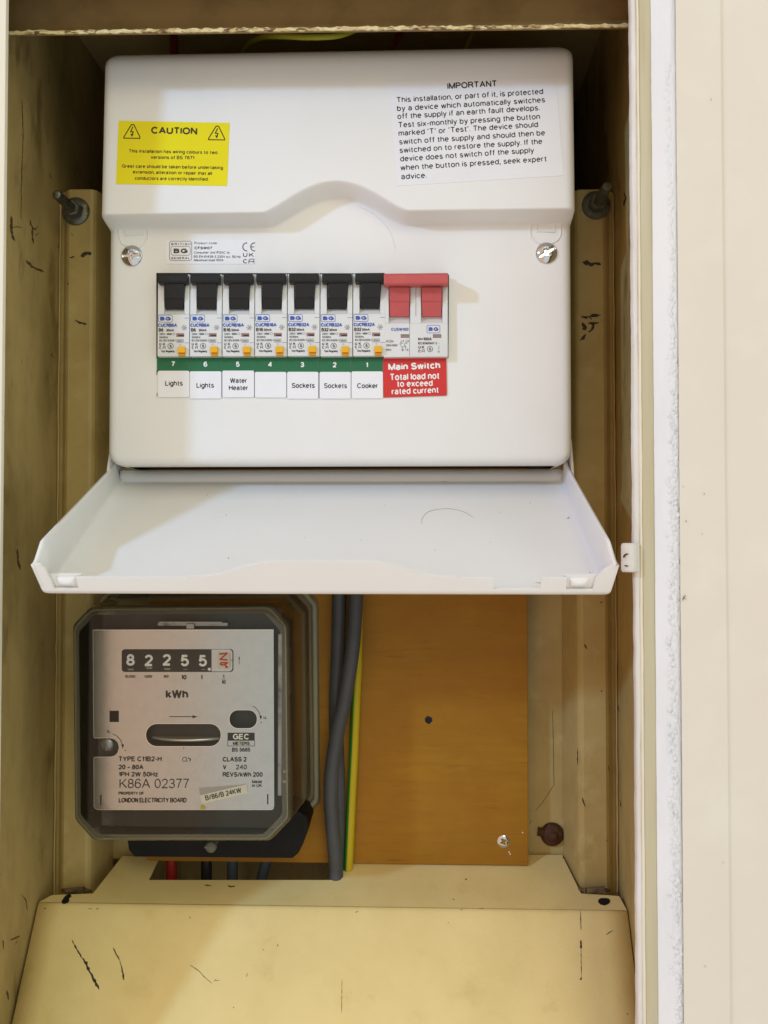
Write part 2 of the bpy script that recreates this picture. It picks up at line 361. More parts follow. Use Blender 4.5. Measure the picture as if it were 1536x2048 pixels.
def stroke(mb, pts, w, place, mi=0, closed=None):
    pts = [Vector(p) for p in pts]; q = [pts[0]]
    for p in pts[1:]:
        if (p-q[-1]).length > 1e-4: q.append(p)
    pts = q; n = len(pts)
    if n < 2: return
    closed = (pts[0]-pts[-1]).length < 1e-3 if closed is None else closed
    cut = [i for i in range(1, n-1) if (pts[i]-pts[i-1]).normalized().dot((pts[i+1]-pts[i]).normalized()) < -.15]
    if cut:                                               # sharp turns: separate strokes that overlap at the corner
        b = [0]+cut+[n-1]
        for q in range(len(b)-1):
            seg = [p.copy() for p in pts[b[q]:b[q+1]+1]]
            if q > 0: seg[0] = seg[0]+(seg[0]-seg[1]).normalized()*w*.32
            if q < len(b)-2: seg[-1] = seg[-1]+(seg[-1]-seg[-2]).normalized()*w*.32
            stroke(mb, seg, w, (lambda p, e=0.0, q=q: place(p, e+.007*q)), mi, False)
        return
    if closed and (pts[0]-pts[-1]).length < 1e-3: pts = pts[:-1]; n -= 1
    L, R = [], []
    for i, p in enumerate(pts):
        a = (p-pts[i-1]).normalized() if (i > 0 or closed) else None
        b = (pts[(i+1) % n]-p).normalized() if (i < n-1 or closed) else None
        a = a or b; b = b or a
        na, nb = Vector((-a.y, a.x)), Vector((-b.y, b.x)); m = na+nb
        m = na if m.length < .2 else m.normalized()
        k = min(1/max(.35, m.dot(na)), 1.9)*w/2
        L.append(p+m*k); R.append(p-m*k)
    vs = [place(p, .006*i/n) for i, p in enumerate(L)]+[place(p, .006*i/n) for i, p in enumerate(R)]
    fs = [(i, n+i, n+(i+1) % n, (i+1) % n) for i in range(n if closed else n-1)]
    mb.add(vs, fs, mi)
_cnt = [0]
def text(mb, s, x0, yb, cap, plane, width=None, rot=0.0, w=.14, align='l', mi=0, off=.10, gap=None):
    """lettering laid on a real plane; x0, yb, cap, width are photo pixels on that plane"""
    w *= 1.28 if w < .165 else 1.08
    gap = gap if gap is not None else .12+w*.72
    adv, glyphs = 0.0, []
    for ch in s:
        if ch == ' ': adv += .36; continue
        g = G[ch]; glyphs.append((adv, g)); adv += g[0]+gap
    tot = adv-gap; sx = (width/(tot+w))/cap if width else 1.0
    full = (tot+w)*sx*cap
    if align == 'c': x0 -= full/2
    ca, sa = math.cos(math.radians(rot)), math.sin(math.radians(rot))
    for gx, g in glyphs:
        for st in g[1]:
            _cnt[0] += 1; o = off+(_cnt[0] % 5)*.008
            def place(p, e=0.0):
                X = p.x*cap; Yv = p.y*cap; return plane(x0+X*ca-Yv*sa, yb-X*sa-Yv*ca, o+e)
            pts = [((gx+px+w/2)*sx, (w/2+py*(1-w)) if py >= 0 else py+w/2) for px, py in st]
            stroke(mb, pts, w, place, mi)
def line(mb, pts, w, plane, mi=0, off=.1):               # stroke given in photo pixels
    _cnt[0] += 1; o = off+(_cnt[0] % 5)*.004
    stroke(mb, [(x, y) for x, y in pts], w, lambda p, e=0.0: plane(p.x, p.y, o+e), mi)
def rrect(x0, y0, x1, y1, r, n=5):
    out = []
    for cx, cy, a in ((x1-r, y0+r, -90), (x1-r, y1-r, 0), (x0+r, y1-r, 90), (x0+r, y0+r, 180)):
        out += [(cx+r*math.cos(math.radians(a+90*i/n)), cy+r*math.sin(math.radians(a+90*i/n))) for i in range(n+1)]
    return out
def flat(mb, pts, plane, off, mi=0):
    return mb.poly([plane(x, y, off) for x, y in pts], mi)
def sheet(pts, plane, off, thick=.12):                   # a thin sticker
    mb = MB(); mb.slab([plane(x, y, off) for x, y in pts], -plane.n*thick); return mb
def blotch(mb, pts, w, plane, off=.12, jag=.35, mi=0):     # ragged paint chip: photo-pixel path with widths
    L, R = [], []; P = []
    for i in range(len(pts)-1):
        (xa, ya), (xb, yb) = pts[i], pts[i+1]; k = max(2, int(math.hypot(xb-xa, yb-ya)/4))
        P += [(xa+(xb-xa)*t/k, ya+(yb-ya)*t/k) for t in range(k)]
    P.append(pts[-1]); n = len(P)
    for i, (x, y) in enumerate(P):
        x1, y1 = P[min(i+1, n-1)]; x2, y2 = P[max(i-1, 0)]; d = math.hypot(x1-x2, y1-y2) or 1
        nx, ny = -(y1-y2)/d, (x1-x2)/d; e = min(1, .25+min(i, n-1-i)*.5)
        a = .85*w*e*(.5+random.uniform(-jag, jag)); b = .85*w*e*(.5+random.uniform(-jag, jag))
        L.append(plane(x+nx*a, y+ny*a, off)); R.append(plane(x-nx*b, y-ny*b, off))
    mb.add(L+R, [(i, n+i, n+i+1, i+1) for i in range(n-1)], mi)
class CHIPS(MB):                                          # every mark becomes a mesh of its own
    def __init__(s): s.q = []
    def add(s, vs, fs, mi=0, smooth=False): m = MB(); m.add(vs, fs, mi, smooth); s.q.append(m); return s
    def build(s, name, mats, parent=None, **kw): return [m.build(name, mats, parent, **kw) for m in s.q]
def smooth_path(pts, n=10):
    pts = [Vector(p) for p in pts]; out = []
    for i in range(len(pts)-1):
        p0, p1, p2, p3 = pts[max(i-1, 0)], pts[i], pts[i+1], pts[min(i+2, len(pts)-1)]
        for k in range(n):
            t = k/n; out.append(.5*((2*p1)+(p2-p0)*t+(2*p0-5*p1+4*p2-p3)*t*t+(3*p1-p0-3*p2+p3)*t**3))
    out.append(pts[-1]); return out
def sstep(t): t = max(0., min(1., t)); return t*t*(3-2*t)
# ================================================================== THE CUPBOARD
XL, XR = -223.3, 119.3                                   # inner side walls
YF, YB, YRAIL = 457.0, 600.0, 573.0
cab = thing('metal_cupboard', (-50, YF, -330), 'old cream metal meter cupboard with grimy chipped sides, open at the front', 'cupboard')
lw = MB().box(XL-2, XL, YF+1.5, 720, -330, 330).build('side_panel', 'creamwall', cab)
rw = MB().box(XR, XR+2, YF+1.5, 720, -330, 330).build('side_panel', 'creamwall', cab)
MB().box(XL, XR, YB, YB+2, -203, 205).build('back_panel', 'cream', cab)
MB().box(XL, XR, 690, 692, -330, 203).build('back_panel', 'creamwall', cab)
MB().box(XL, XR, 716, 718, 205, 330).build('back_panel', 'slot', cab)  # near-black colour carries the deep shade of the upper recess
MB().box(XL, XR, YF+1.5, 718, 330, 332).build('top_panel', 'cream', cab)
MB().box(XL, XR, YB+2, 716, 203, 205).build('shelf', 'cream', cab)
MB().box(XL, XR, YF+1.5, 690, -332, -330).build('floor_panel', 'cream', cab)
def rail(sgn, ztop):
    f = lambda d: XL+d if sgn > 0 else XR-d
    prof = [(.5, 579), (3.5, 577.5), (6.4, 574.2), (8.2, YRAIL), (21.2, YRAIL), (23.0, 573.6), (24.4, 575), (25.4, 578), (30, 599.6), (.5, 599.6)]
    pts = [Vector((f(x), y, ztop)) for x, y in prof]
    return fixn(MB().slab(pts, (0, 0, -ztop-329.5)).build('mounting_rail', 'cream', cab, bevel=.6))
rl = rail(1, PY(160, 378, YRAIL).z); rr = rail(-1, PY(1190, 378, YRAIL).z)
# thin welt along the corner between wall and rail
mb = MB()
for x0, xs in ((XL, 1), (XR, -1)):
    pts = [Vector((x0+xs*.9+random.uniform(-.25, .25), 577.5, z)) for z in range(-320, 210, 12)]
    MB().tube(pts, .55, n=6).build('seam_bead', 'cream', cab)
# lintel: folded sheet across the top, its lower edge chipped bright
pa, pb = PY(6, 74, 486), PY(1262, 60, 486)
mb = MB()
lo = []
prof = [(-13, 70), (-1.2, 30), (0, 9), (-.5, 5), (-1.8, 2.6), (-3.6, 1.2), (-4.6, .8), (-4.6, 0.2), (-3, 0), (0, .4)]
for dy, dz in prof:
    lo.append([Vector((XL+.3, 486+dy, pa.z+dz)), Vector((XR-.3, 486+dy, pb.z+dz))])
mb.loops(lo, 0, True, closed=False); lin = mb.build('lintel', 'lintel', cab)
mb = MB(); n = 170; top, bot = [], []
for i in range(n+1):
    t = i/n; b = pa.lerp(pb, t); x = XL+.4+(XR-XL-.8)*t
    top.append(Vector((x, 481.0, b.z+.35+random.uniform(-.3, .8)))); bot.append(Vector((x, 481.2, b.z-1.0+random.uniform(-.35, .35))))
mb.loops([top, bot, [p+Vector((0, 1.2, .2)) for p in bot]], 0, False, closed=False)
mb.build('chipped_edge', 'chipped', lin)
# front frame: left lip, header, right lip with layers of old paint
MB().box(-300, PY(5, 1000, YF).x, YF-2, YF+1.5, -420, 480).build('frame_lip', 'ridge', cab, bevel=.4)
MB().box(-300, 160, YF-1.9, YF+1.4, 276, 479.5).build('frame_header', 'olive', cab)
xr = PY(1270, 1024, YF).x
def strip(name, m, px0, px1, y0, bulge, jit, z0=-329, z1=331, nz=160, nx=7):
    """vertical bead of paint on the right frame, edges a little uneven"""
    xa, xb = PY(px0, 1024, y0).x, PY(px1, 1024, y0).x
    lo = []; ja = jb = 0
    for i in range(nz+1):
        z = z0+(z1-z0)*i/nz; ja = ja*.8+random.uniform(-jit, jit); jb = jb*.8+random.uniform(-jit, jit); row = []
        for k in range(nx+1):
            t = k/nx; row.append(Vector((xa+ja+(xb+jb-xa-ja)*t, y0-bulge*math.sin(math.pi*t)**.7+random.uniform(-.06, .06), z)))
        row = [Vector((row[0].x, y0+4, z))]+row+[Vector((row[-1].x, y0+4, z))]
        lo.append(row)
    return MB().loops(lo, 0, True, closed=False).build(name, m, cab)
MB().box(xr+.5, 159.5, YF-1, YF+1.3, -420, 479).build('frame_lip', 'olive', cab, bevel=.3)
strip('painted_edge', 'trim', 1268, 1280, YF-.8, 1.0, .18)
strip('painted_ridge', 'ridge', 1279, 1285, YF-1.4, .9, .10)
strip('frame_face', 'olive', 1284, 1309, YF-1.6, .25, .05)
# door hinge knuckle
hk = PY(1258, 1115, YF)
mb = MB(); zt, zb = PY(1258, 1086, YF-3).z, PY(1258, 1144, YF-3).z
R0 = (PY(1275, 1115, YF-3).x-PY(1243, 1115, YF-3).x)/2
cx = PY(1258, 1115, YF-3).x
hp = [(0, zt), (R0*.75, zt), (R0*.93, zt-.5), (R0, zt-1.6), (R0, (zt+zb)/2-.6), (R0*.96, (zt+zb)/2-1.4), (R0, (zt+zb)/2-2.2), (R0, zb+1.2), (R0*.88, zb), (0, zb)]
mb.loops([[Vector((cx+r*math.cos(a*math.pi/12)+random.uniform(-.06, .06), YF-3.2+r*math.sin(a*math.pi/12), z)) for a in range(24)] for r, z in hp], 0, True, True, True)
mb.box(cx+1, cx+R0+1.2, YF-3.0, YF-1.0, zb+.4, zt-.5)
hg = mb.build('hinge', 'trim', cab)
mb = CHIPS(); hpl = YPlane(YF-3.2-R0*.82)
blotch(mb, [(1247, 1116), (1249, 1110), (1257, 1108)], 5, hpl, off=.9); blotch(mb, [(1248, 1131), (1257, 1132)], 4.5, hpl, off=.9)
mb.build('paint_chip', 'chip', hg)
# chips and scuffs in the paint
lpl = Plane((XL, 0, 0), (1, 0, 0)); rpl = Plane((XR, 0, 0), (-1, 0, 0)); rlp = YPlane(YRAIL)
mb = CHIPS()
for pts, w in (([(10, 385), (12, 400), (10, 410)], 4), ([(10, 420), (13, 428)], 4), ([(22, 432), (24, 447), (22, 460), (27, 478), (30, 482)], 6), ([(24, 455), (35, 453), (44, 455)], 2),
               ([(60, 440), (63, 452), (70, 460), (76, 452)], 4), ([(65, 455), (64, 470), (68, 488)], 4), ([(70, 472), (78, 466)], 3), ([(52, 520), (60, 530), (74, 538), (88, 544)], 6),
               ([(98, 345), (103, 358)], 2.5), ([(105, 705), (102, 712), (108, 716)], 3), ([(8, 800), (9, 850)], 1.5), ([(34, 1098), (36, 1118), (40, 1140)], 5),
               ([(116, 486), (117, 498)], 2.5), ([(20, 1880), (40, 1872)], 4), ([(30, 1890), (36, 1880)], 3), ([(42, 1788), (52, 1800), (55, 1822)], 2), ([(6, 1880), (7, 1900)], 4), ([(14, 1980), (18, 2000)], 5), ([(44, 200), (46, 260)], 2), ([(47, 260), (44, 330), (42, 440)], 1.5)):
    blotch(mb, pts, w, lpl)
mb.build('paint_chip', 'rustchip', lw)
mb = CHIPS()
for pts, w in (([(161, 512), (175, 508), (183, 506)], 9), ([(139, 514), (143, 516), (149, 512)], 4), ([(150, 640), (160, 645), (173, 649)], 5), ([(134, 567), (138, 568)], 4), ([(142, 465), (146, 472)], 2)):
    blotch(mb, pts, w, rlp)
mb.build('paint_chip', 'chip', rl)
mb = CHIPS()
for pts, w in (([(1164, 524), (1180, 527), (1202, 529)], 8), ([(1176, 531), (1182, 533)], 3), ([(1162, 634), (1172, 634), (1184, 632), (1202, 629)], 6), ([(1180, 632), (1183, 640)], 5), ([(1164, 645), (1170, 655), (1166, 660)], 9),
               ([(1176, 646), (1186, 648), (1198, 645)], 6), ([(1188, 648), (1185, 660), (1176, 664)], 5), ([(1172, 668), (1166, 676), (1159, 681)], 6), ([(1203, 640), (1204, 642)], 2), ([(1168, 1288), (1174, 1298)], 5), ([(1202, 1380), (1205, 1384)], 3), ([(1216, 1532), (1219, 1542)], 3), ([(1164, 1595), (1167, 1606), (1171, 1614)], 3), ([(1155, 1496), (1155, 1530)], 2), ([(1202, 1203), (1203, 1206)], 5), ([(1213, 1680), (1214, 1682)], 3)):
    blotch(mb, pts, w, rlp)
mb.build('paint_chip', 'chip', rr)
mb = CHIPS()
for pts, w in (([(1248, 385), (1251, 395), (1247, 412)], 4), ([(1240, 1600), (1242, 1614)], 3), ([(1236, 1410), (1238, 1425)], 3)):
    blotch(mb, pts, w, rpl)
mb.build('paint_chip', 'chip', rw)
mb = CHIPS(); bpl = YPlane(YB)
blotch(mb, [(1105, 1420), (1107, 1500), (1108, 1570), (1085, 1605), (1070, 1622)], 1.2, bpl, off=.1, jag=.2); blotch(mb, [(1058, 1650), (1063, 1640)], 4, bpl)
mb.build('scratch', 'scratch', cab)

# wall to the right with the strip of brushed filler
xw0, xc0, xc1 = PY(1365, 1024, YF-2).x, PY(1308, 1024, YF-2).x, PY(1371, 1024, YF-2).x
xstep = PY(1452, 1024, YF-3).x
mb = MB()
nx, nz = 60, 220; z0, z1 = -420, 480
lo = []
for i in range(nz+1):
    z = z0+(z1-z0)*i/nz; row = []
    for x in [xc1-3, xc1-1, xc1+.5, xc1+4, xstep-.6, xstep-.2, xstep+.1, xstep+.4, xstep+3, xstep+90, 700]:
        t = sstep((x-xstep+.3)/.6)
        row.append(Vector((x+random.uniform(-.05, .05), YF-3.2+1.1*t+(.5*math.sin(z*.013)+.4*math.sin(z*.031+1))*.35, z)))
    lo.append(row)
mb.loops(lo, 0, True, closed=False)
mb.box(xc1-3, 700, YF+1.6, YF+60, -420, 480)
mb.box(-700, -300.2, YF-2.5, YF+60, -420, 480)
wall = tag(mb.build('wall', 'wall', None, org=(xc1, YF, -420)), 'smooth cream painted wall right of the cupboard opening', 'wall')
mb = CHIPS(); wpl = YPlane(YF-3.2)
blotch(mb, [(1365, 1202), (1368, 1196), (1371, 1190)], 3, wpl, off=.9); blotch(mb, [(1366, 1196), (1373, 1198)], 2, wpl, off=.9)
for x, y in ((1422, 196), (1408, 985), (1372, 1040), (1366, 970), (1446, 1722), (1410, 1930), (1404, 1065)): blotch(mb, [(x, y), (x+1, y+5)], 2, wpl, off=.9)
mb.build('paint_chip', 'dust', wall)
# filler strip: brushed left half, crumbly blistered ridge, feathered right edge
nz, nx = 900, 34; z0, z1 = -330, 331; lo = []
hs = [[0.0]*(nx+1) for _ in range(nz+1)]
xs = [xc0+(xc1-xc0)*k/nx for k in range(nx+1)]
cx_r = PY(1343, 1024, YF).x
blist = []
z = z0
while z < z1:
    z += random.uniform(.35, 1.2); amp = 1.0
    if z > PY(1343, 130, YF).z: continue
    blist.append((cx_r+random.gauss(-.2+.8*math.sin(z*.02), 1.15 if z < 90 else .55), z, random.uniform(.35, 1.0), random.uniform(.3, .95)*amp*(1 if z < 120 else .6)))
grid = {}
for bx, bz, br, bh in blist: grid.setdefault(int(bz//3), []).append((bx, bz, br, bh))
strk = [random.uniform(-.12, .12) for _ in range(nx+1)]
ja = jb = 0.0; edge = []
for i in range(nz+1):
    z = z0+(z1-z0)*i/nz; ja = ja*.93+random.uniform(-.05, .05); jb = jb*.93+random.uniform(-.08, .08); row = []
    if i % 6 == 0: strk = [s*.9+random.uniform(-.035, .035) for s in strk]
    near = [b for k in (-1, 0, 1) for b in grid.get(int(z//3)+k, [])]
    for k, x in enumerate(xs):
        t = k/nx; h = 1.4*math.sin(math.pi*min(1, t*1.02))**.5+.5*math.exp(-((x-cx_r)/2.2)**2)+strk[k]
        for bx, bz, br, bh in near:
            d2 = ((x-bx)**2+(z-bz)**2)/(br*br)
            if d2 < 4: h += bh*math.exp(-d2*1.5)*1.3-bh*.5*math.exp(-((math.sqrt(d2)-1.3)*2.5)**2)
        row.append(Vector((x+ja*(1-t)+jb*t, YF-1.2-h*.9, z)))
    lo.append(row)
fb = MB().loops(lo, 0, True, closed=False)
fb.box(xc0+.6, xc1-.6, YF-1.3, YF+1.2, z0, z1)
fo = tag(fb.build('filler_strip', 'caulk', None, org=((xc0+xc1)/2, YF, z0)), 'rough white brushed filler strip with a blistered ridge between cupboard frame and wall', 'filler')

# ================================================================== backboard
YW = 586.0
bl, br_ = -168.0, PY(1056, 1500, YW).x
bb = thing('backboard', (0, YB-.2, -205), 'orange brown varnished plywood backboard with a small dark hole', 'board')
MB().box(bl, br_, YW, YB-.2, -199.5, 200).build('board', 'wood', bb, bevel=.4)
wp = YPlane(YW)
mb = MB(); hc = wp(857, 1440)
flat(mb, [(857+7.5*math.cos(a*.4)*(1+.12*math.sin(a*2.3)), 1440+7.5*math.sin(a*.4)*(1+.12*math.cos(a*1.7))) for a in range(16)], wp, .12)
mb.build('hole', 'slot', bb)
mb = CHIPS()
for x, y in ((1045, 1665), (1018, 1704), (1020, 1708)): flat(mb, [(x-1, y-.8), (x+1, y-1.4), (x+1.4, y+1), (x-.8, y+1.4)], wp, .1)
mb.build('plaster_fleck', 'digit', bb)
def screw_head(c, R, H, slots, recess=.9, n=44):
    """domed head as a height field with cut slots; slots = [(angle, halfwidth, halflength)]"""
    vs, fs = [], []; idx = {}
    rings = 22; seg = 72
    def hgt(x, z):
        r = math.hypot(x, z)/R; h = H*math.sqrt(max(0, 1-(r*.93)**2))-H*math.sqrt(1-.93**2)
        for a, hw, hl in slots:
            u = x*math.cos(a)+z*math.sin(a); v = -x*math.sin(a)+z*math.cos(a)
            if abs(u) < hl: h -= recess*(1-sstep((abs(v)-hw)/.35))*(1-sstep((abs(u)-hl+.4)/.4))
        return h
    c = Vector(c); vs.append(c+Vector((0, -hgt(0, 0), 0)))
    for i in range(1, rings+1):
        for k in range(seg):
            r = R*i/rings; a = 2*math.pi*k/seg; x, z = r*math.cos(a), r*math.sin(a)
            vs.append(c+Vector((x, -max(.0, hgt(x, z)), z)))
    for k in range(seg): vs.append(c+Vector((R*math.cos(2*math.pi*k/seg), 1.2, R*math.sin(2*math.pi*k/seg))))
    for k in range(seg): fs.append((0, 1+k, 1+(k+1) % seg))
    for i in range(rings):
        for k in range(seg):
            a, b = 1+i*seg+k, 1+i*seg+(k+1) % seg; fs.append((a, b, b+seg, a+seg))
    return MB().add(vs, fs, 0, True)
c = wp(1007, 1683)
tag(screw_head(c+Vector((0, .1, 0)), 3.9, 1.3, [(.5, .35, 2.2), (.5+math.pi/2, .35, 2.2), (.5+math.pi/4, .2, 1.6)], .9).build('wood_screw', 'chrome', None, org=c), 'shiny crosshead screw in the lower right corner of the plywood', 'screw')
c = bpl(1104, 1668)
mb = MB().revolve(c, [(7.2, 0), (7.2, 1.2), (6.6, 2.6), (4.5, 4.0), (3.0, 4.4), (2.8, 6.4), (0.1, 6.8)])
mb.tube([c+Vector((-5.5, -1.2, 1.4)), c+Vector((-9, -1, 1.8))], 2.6, n=10)
tag(mb.build('rusty_bolt', 'rust', None, org=c), 'rusty brown round bolt head on the cream strip beside the plywood', 'bolt')

# studs on the rails
def stud(px, py, tipx, tipy, rw_, label, m):
    c = rlp(px, py); d = ray(tipx, tipy); tip = d*(c.x/d.x)
    t = thing('stud_bolt', c, label, 'bolt', 'stud bolts on the mounting rails')
    MB().revolve(c, [(rw_, 0), (rw_, .8), (rw_*.98, 1.3), (rw_*.55, 1.4)], n=40).build('washer', m, t)
    hx = MB(); lo = []
    for r, dy in ((rw_*.60, 1.4), (rw_*.60, 7.6), (rw_*.50, 8.4), (.2, 8.4)):
        lo.append([c+Vector((r*math.cos(k*math.pi/3+.3), -dy, r*math.sin(k*math.pi/3+.3))) for k in range(6)])
    hx.loops(lo, 0, False, True, True).build('nut', m, t)
    ln = c.y-tip.y; pr = []
    y = 8.0
    while y < ln-1.2: pr += [(2.9, y), (2.45, y+.5)]; y += 1.0
    pr += [(2.7, ln-.8), (2.1, ln), (.1, ln)]
    MB().revolve(Vector((c.x, c.y, tip.z*.5+c.z*.5)), pr, n=20).build('threaded_stud', m, t)
stud(152, 423, 113, 390, 8.6, 'greyish stud bolt with nut and washer on the left cream rail', 'steel')
stud(1192, 411, 1214, 375, 8.6, 'dark stud bolt with nut and washer on the right cream rail', 'dullgrey')

# wires in the dark space above the consumer unit
def wire(name, pts, r, mats, label, cat, group=None, split=None, n=14):
    p = smooth_path(pts); mb = MB().tube(p, r, n=n, split=split)
    return tag(mb.build(name, mats, None, org=p[0]), label, cat, group)
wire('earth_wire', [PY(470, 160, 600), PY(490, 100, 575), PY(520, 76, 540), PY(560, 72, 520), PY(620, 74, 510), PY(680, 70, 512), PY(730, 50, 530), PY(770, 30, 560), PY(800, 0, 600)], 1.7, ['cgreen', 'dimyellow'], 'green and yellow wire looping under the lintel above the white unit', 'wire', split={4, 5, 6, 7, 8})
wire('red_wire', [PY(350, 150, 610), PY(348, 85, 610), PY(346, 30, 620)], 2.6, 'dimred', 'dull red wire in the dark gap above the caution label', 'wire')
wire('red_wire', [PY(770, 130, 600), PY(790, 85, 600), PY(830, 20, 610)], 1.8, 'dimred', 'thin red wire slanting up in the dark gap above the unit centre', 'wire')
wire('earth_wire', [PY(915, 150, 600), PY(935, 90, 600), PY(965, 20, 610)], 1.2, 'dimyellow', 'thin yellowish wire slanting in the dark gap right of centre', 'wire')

# ================================================================== CONSUMER UNIT
YP = 530.0
UX0, UX1 = -176.3, 85.4
ZT, ZBm = PY(690, 103, 527).z, PY(680, 931, 534).z
ZS = PY(450, 440, 520).z                                 # underside of the hood
unit = thing('consumer_unit', (-44, 592, ZBm), 'white enamelled consumer unit with arched hood and row of breakers in its face', 'fuse box')
HT = .044
def arch(x):
    d = abs(x+45.5)
    return 16.4*(1-(d/40.0)**2)**1.6 if d < 40 else 0.0
def face(x, z):
    a = arch(x); zb = ZS+a; w = 4.2+a*.10
    s = sstep((z-(zb-w*.4))/w)
    y = YP+((514+HT*(z-174.5))-YP)*s
    return y
def rnd(d, r): return 0.0 if d >= r else r-math.sqrt(max(0, r*r-(r-d)**2))
dE = [0, .1, .35, .8, 1.5, 2.5, 3.8, 5.5, 8]
W_ = UX1-UX0
cols = [(0, d) for d in dE]+[(1, i) for i in range(1, 150)]+[(2, d) for d in reversed(dE)]
zr = [ZT-d for d in [0, .1, .35, .9, 1.8, 3, 4.5, 6.5, 9, 12, 15]]
z = ZT-18
while z > ZS+24: zr.append(z); z -= 3
while z > ZS-6: zr.append(z); z -= .55
while z > ZBm+10: zr.append(z); z -= 3
zr += [ZBm+d for d in [8, 5.5, 3.8, 2.5, 1.5, .8, .35, .1, 0]]
rows = []
for z in zr:
    ins = rnd(ZT-z, 8.0)+rnd(z-ZBm, 8.0); a, b = UX0+ins, UX1-ins; row = []
    for kind, q in cols:
        x = a+q if kind == 0 else (b-q if kind == 2 else a+8+(b-a-16)*q/150)
        dx = min(x-a, b-x)
        y = face(x, z)+rnd(dx, 5.0)+rnd(ZT-z, 11.0)+rnd(z-ZBm, 5.5)
        row.append(Vector((x, y, z)))
    row = [Vector((row[0].x, 591, z))]+row+[Vector((row[-1].x, 591, z))]
    rows.append(row)
rows = [[Vector((p.x, 591, p.z)) for p in rows[0]]]+rows+[[Vector((p.x, 542, p.z)) for p in rows[-1]]]
cover = MB().loops(rows, 0, True, closed=False).build('cover', 'white', unit)
fixn(cover)
for p in cover.data.polygons: p.use_smooth = True
MB().box(UX0+2, UX1-2, 560, 591.5, ZBm+2, ZT-2).build('back_box', 'slot', unit)  # coloured near-black so the gap above the lid looks shaded
pp = YPlane(YP)
# finger recess rim, embossed knockouts by the screws
mb = MB()
arc = [(708, 409), (727, 416), (745, 426), (762, 440), (776, 457), (785, 475), (790, 495), (791, 503)]
mb.tube([pp(x, y, .0) for x, y in arc], [.12]+[.34]*6+[.1], n=8); mb.build('recess_rim', 'white', cover)
def knock(pts, rect):
    mb = MB(); p = smooth_path([pp(x, y, .05) for x, y in pts], 5); mb.tube(p, .55, n=8)
    mb.tube([pp(x, y, .05) for x, y in rect], .42, n=6); mb.build('knockout', 'white', cover)
knock([(236, 452), (239, 465), (240, 476), (244, 486), (254, 492), (266, 494), (280, 493), (291, 486), (296, 476), (296, 462), (290, 452), (276, 447)], [(250, 456), (251, 470.5), (286, 470.5), (285, 456), (250, 456)])
knock([(1065, 440), (1061, 455), (1060, 466), (1064, 477), (1074, 485), (1090, 487), (1105, 486), (1117, 478), (1121, 468), (1121, 455), (1125, 443), (1118, 438), (1100, 437)], [(1074, 448), (1074, 464), (1110, 464), (1110, 448), (1074, 448)])
for (px, py, ang) in ((264, 512, .06), (1093, 506.5, .55)):
    c = pp(px, py, -.0)
    screw_head(c+Vector((0, -.6, 0)), 6.0, 3.4, [(ang, .75, 5.3), (ang+math.pi/2, .75, 2.4), (ang+math.pi/4, .4, 1.9), (ang-math.pi/4, .4, 1.9)], 2.4).build('cover_screw', 'chrome', unit)
# dark cut-out the modules sit in
mb = MB(); flat(mb, [(312.6, 545.8), (767, 546.6), (767, 548.3), (898, 549.2), (896.8, 716.5), (312.8, 716.5)], pp, .12)
mb.build('module_cutout', 'slot', cover)

# hinged lid, dropped open
hv, hz = 558.0, PY(680, 966, 558).z
LA = math.radians(34.0); D = Vector((0, -math.cos(LA), -math.sin(LA))); N = Vector((0, -math.sin(LA), math.cos(LA)))
LX0, LX1, LL = -178.5, 85.0, 110.0
NOT = [(36.0, 56.5, 5.0)]
TAP = 8.0
LAT = [(-172.8, -162.0), (66.0, 76.9)]                  # latch notches, before the lid widens towards its front
LATF = [(-180.2, -167.6), (71.1, 84.0)]                  # the same two where they end up
def hl(x):                                               # height of the front lip
    d = abs(x+47)
    h = 12.4+(9.0*sstep((60-d)/38) if d < 60 else 0)-(.9 if d > 66 else 0)
    e = min(x-LX0, LX1-x)
    if e < 9: h += (hf(LL)-h)*(1-sstep((e-3.6)/5))
    for a, b, q in NOT:
        if a < x < b: h = q
    for a, b in LAT:
        if a < x < b: h = 4.6
    return h
def hf(v):                                               # height of the side flanges
    h = 15+13.5*min(1, max(0, (v-10)/96))
    return h-9*sstep((v-(LL-9))/8)
def splay(v): return 1.0+8.0*min(1, max(0, v/LL))
R = 4.0
xsu = []
x = LX0+R
brk = sorted([q for a, b, _ in NOT for q in (a, b)]+[q for a, b in LAT for q in (a, b)])
flatx = sorted(set([LX0+R+(LX1-LX0-2*R)*i/130 for i in range(131)]+[q-.12 for q in brk]+[q+.12 for q in brk]))
sec = []                                                 # across: (kind, value)
for k in range(9): sec.append(('wl', 1-k/8.))             # left flange, top to root
for k in range(1, 6): sec.append(('al', 90-18*k))
for x in flatx[1:-1]: sec.append(('f', x))
for k in range(4, -1, -1): sec.append(('ar', 90-18*k))
for k in range(8, -1, -1): sec.append(('wr', 1-k/8.))
st = [('b', 1.0), ('b', .5), ('b', .15)]+[('v', LL*i/40.) for i in range(0, 38)]
for k in range(1, 6): st.append(('a', 18*k))
O = Vector((0, hv, hz)); XC = (LX0+LX1)/2; HW = (LX1-LX0)/2
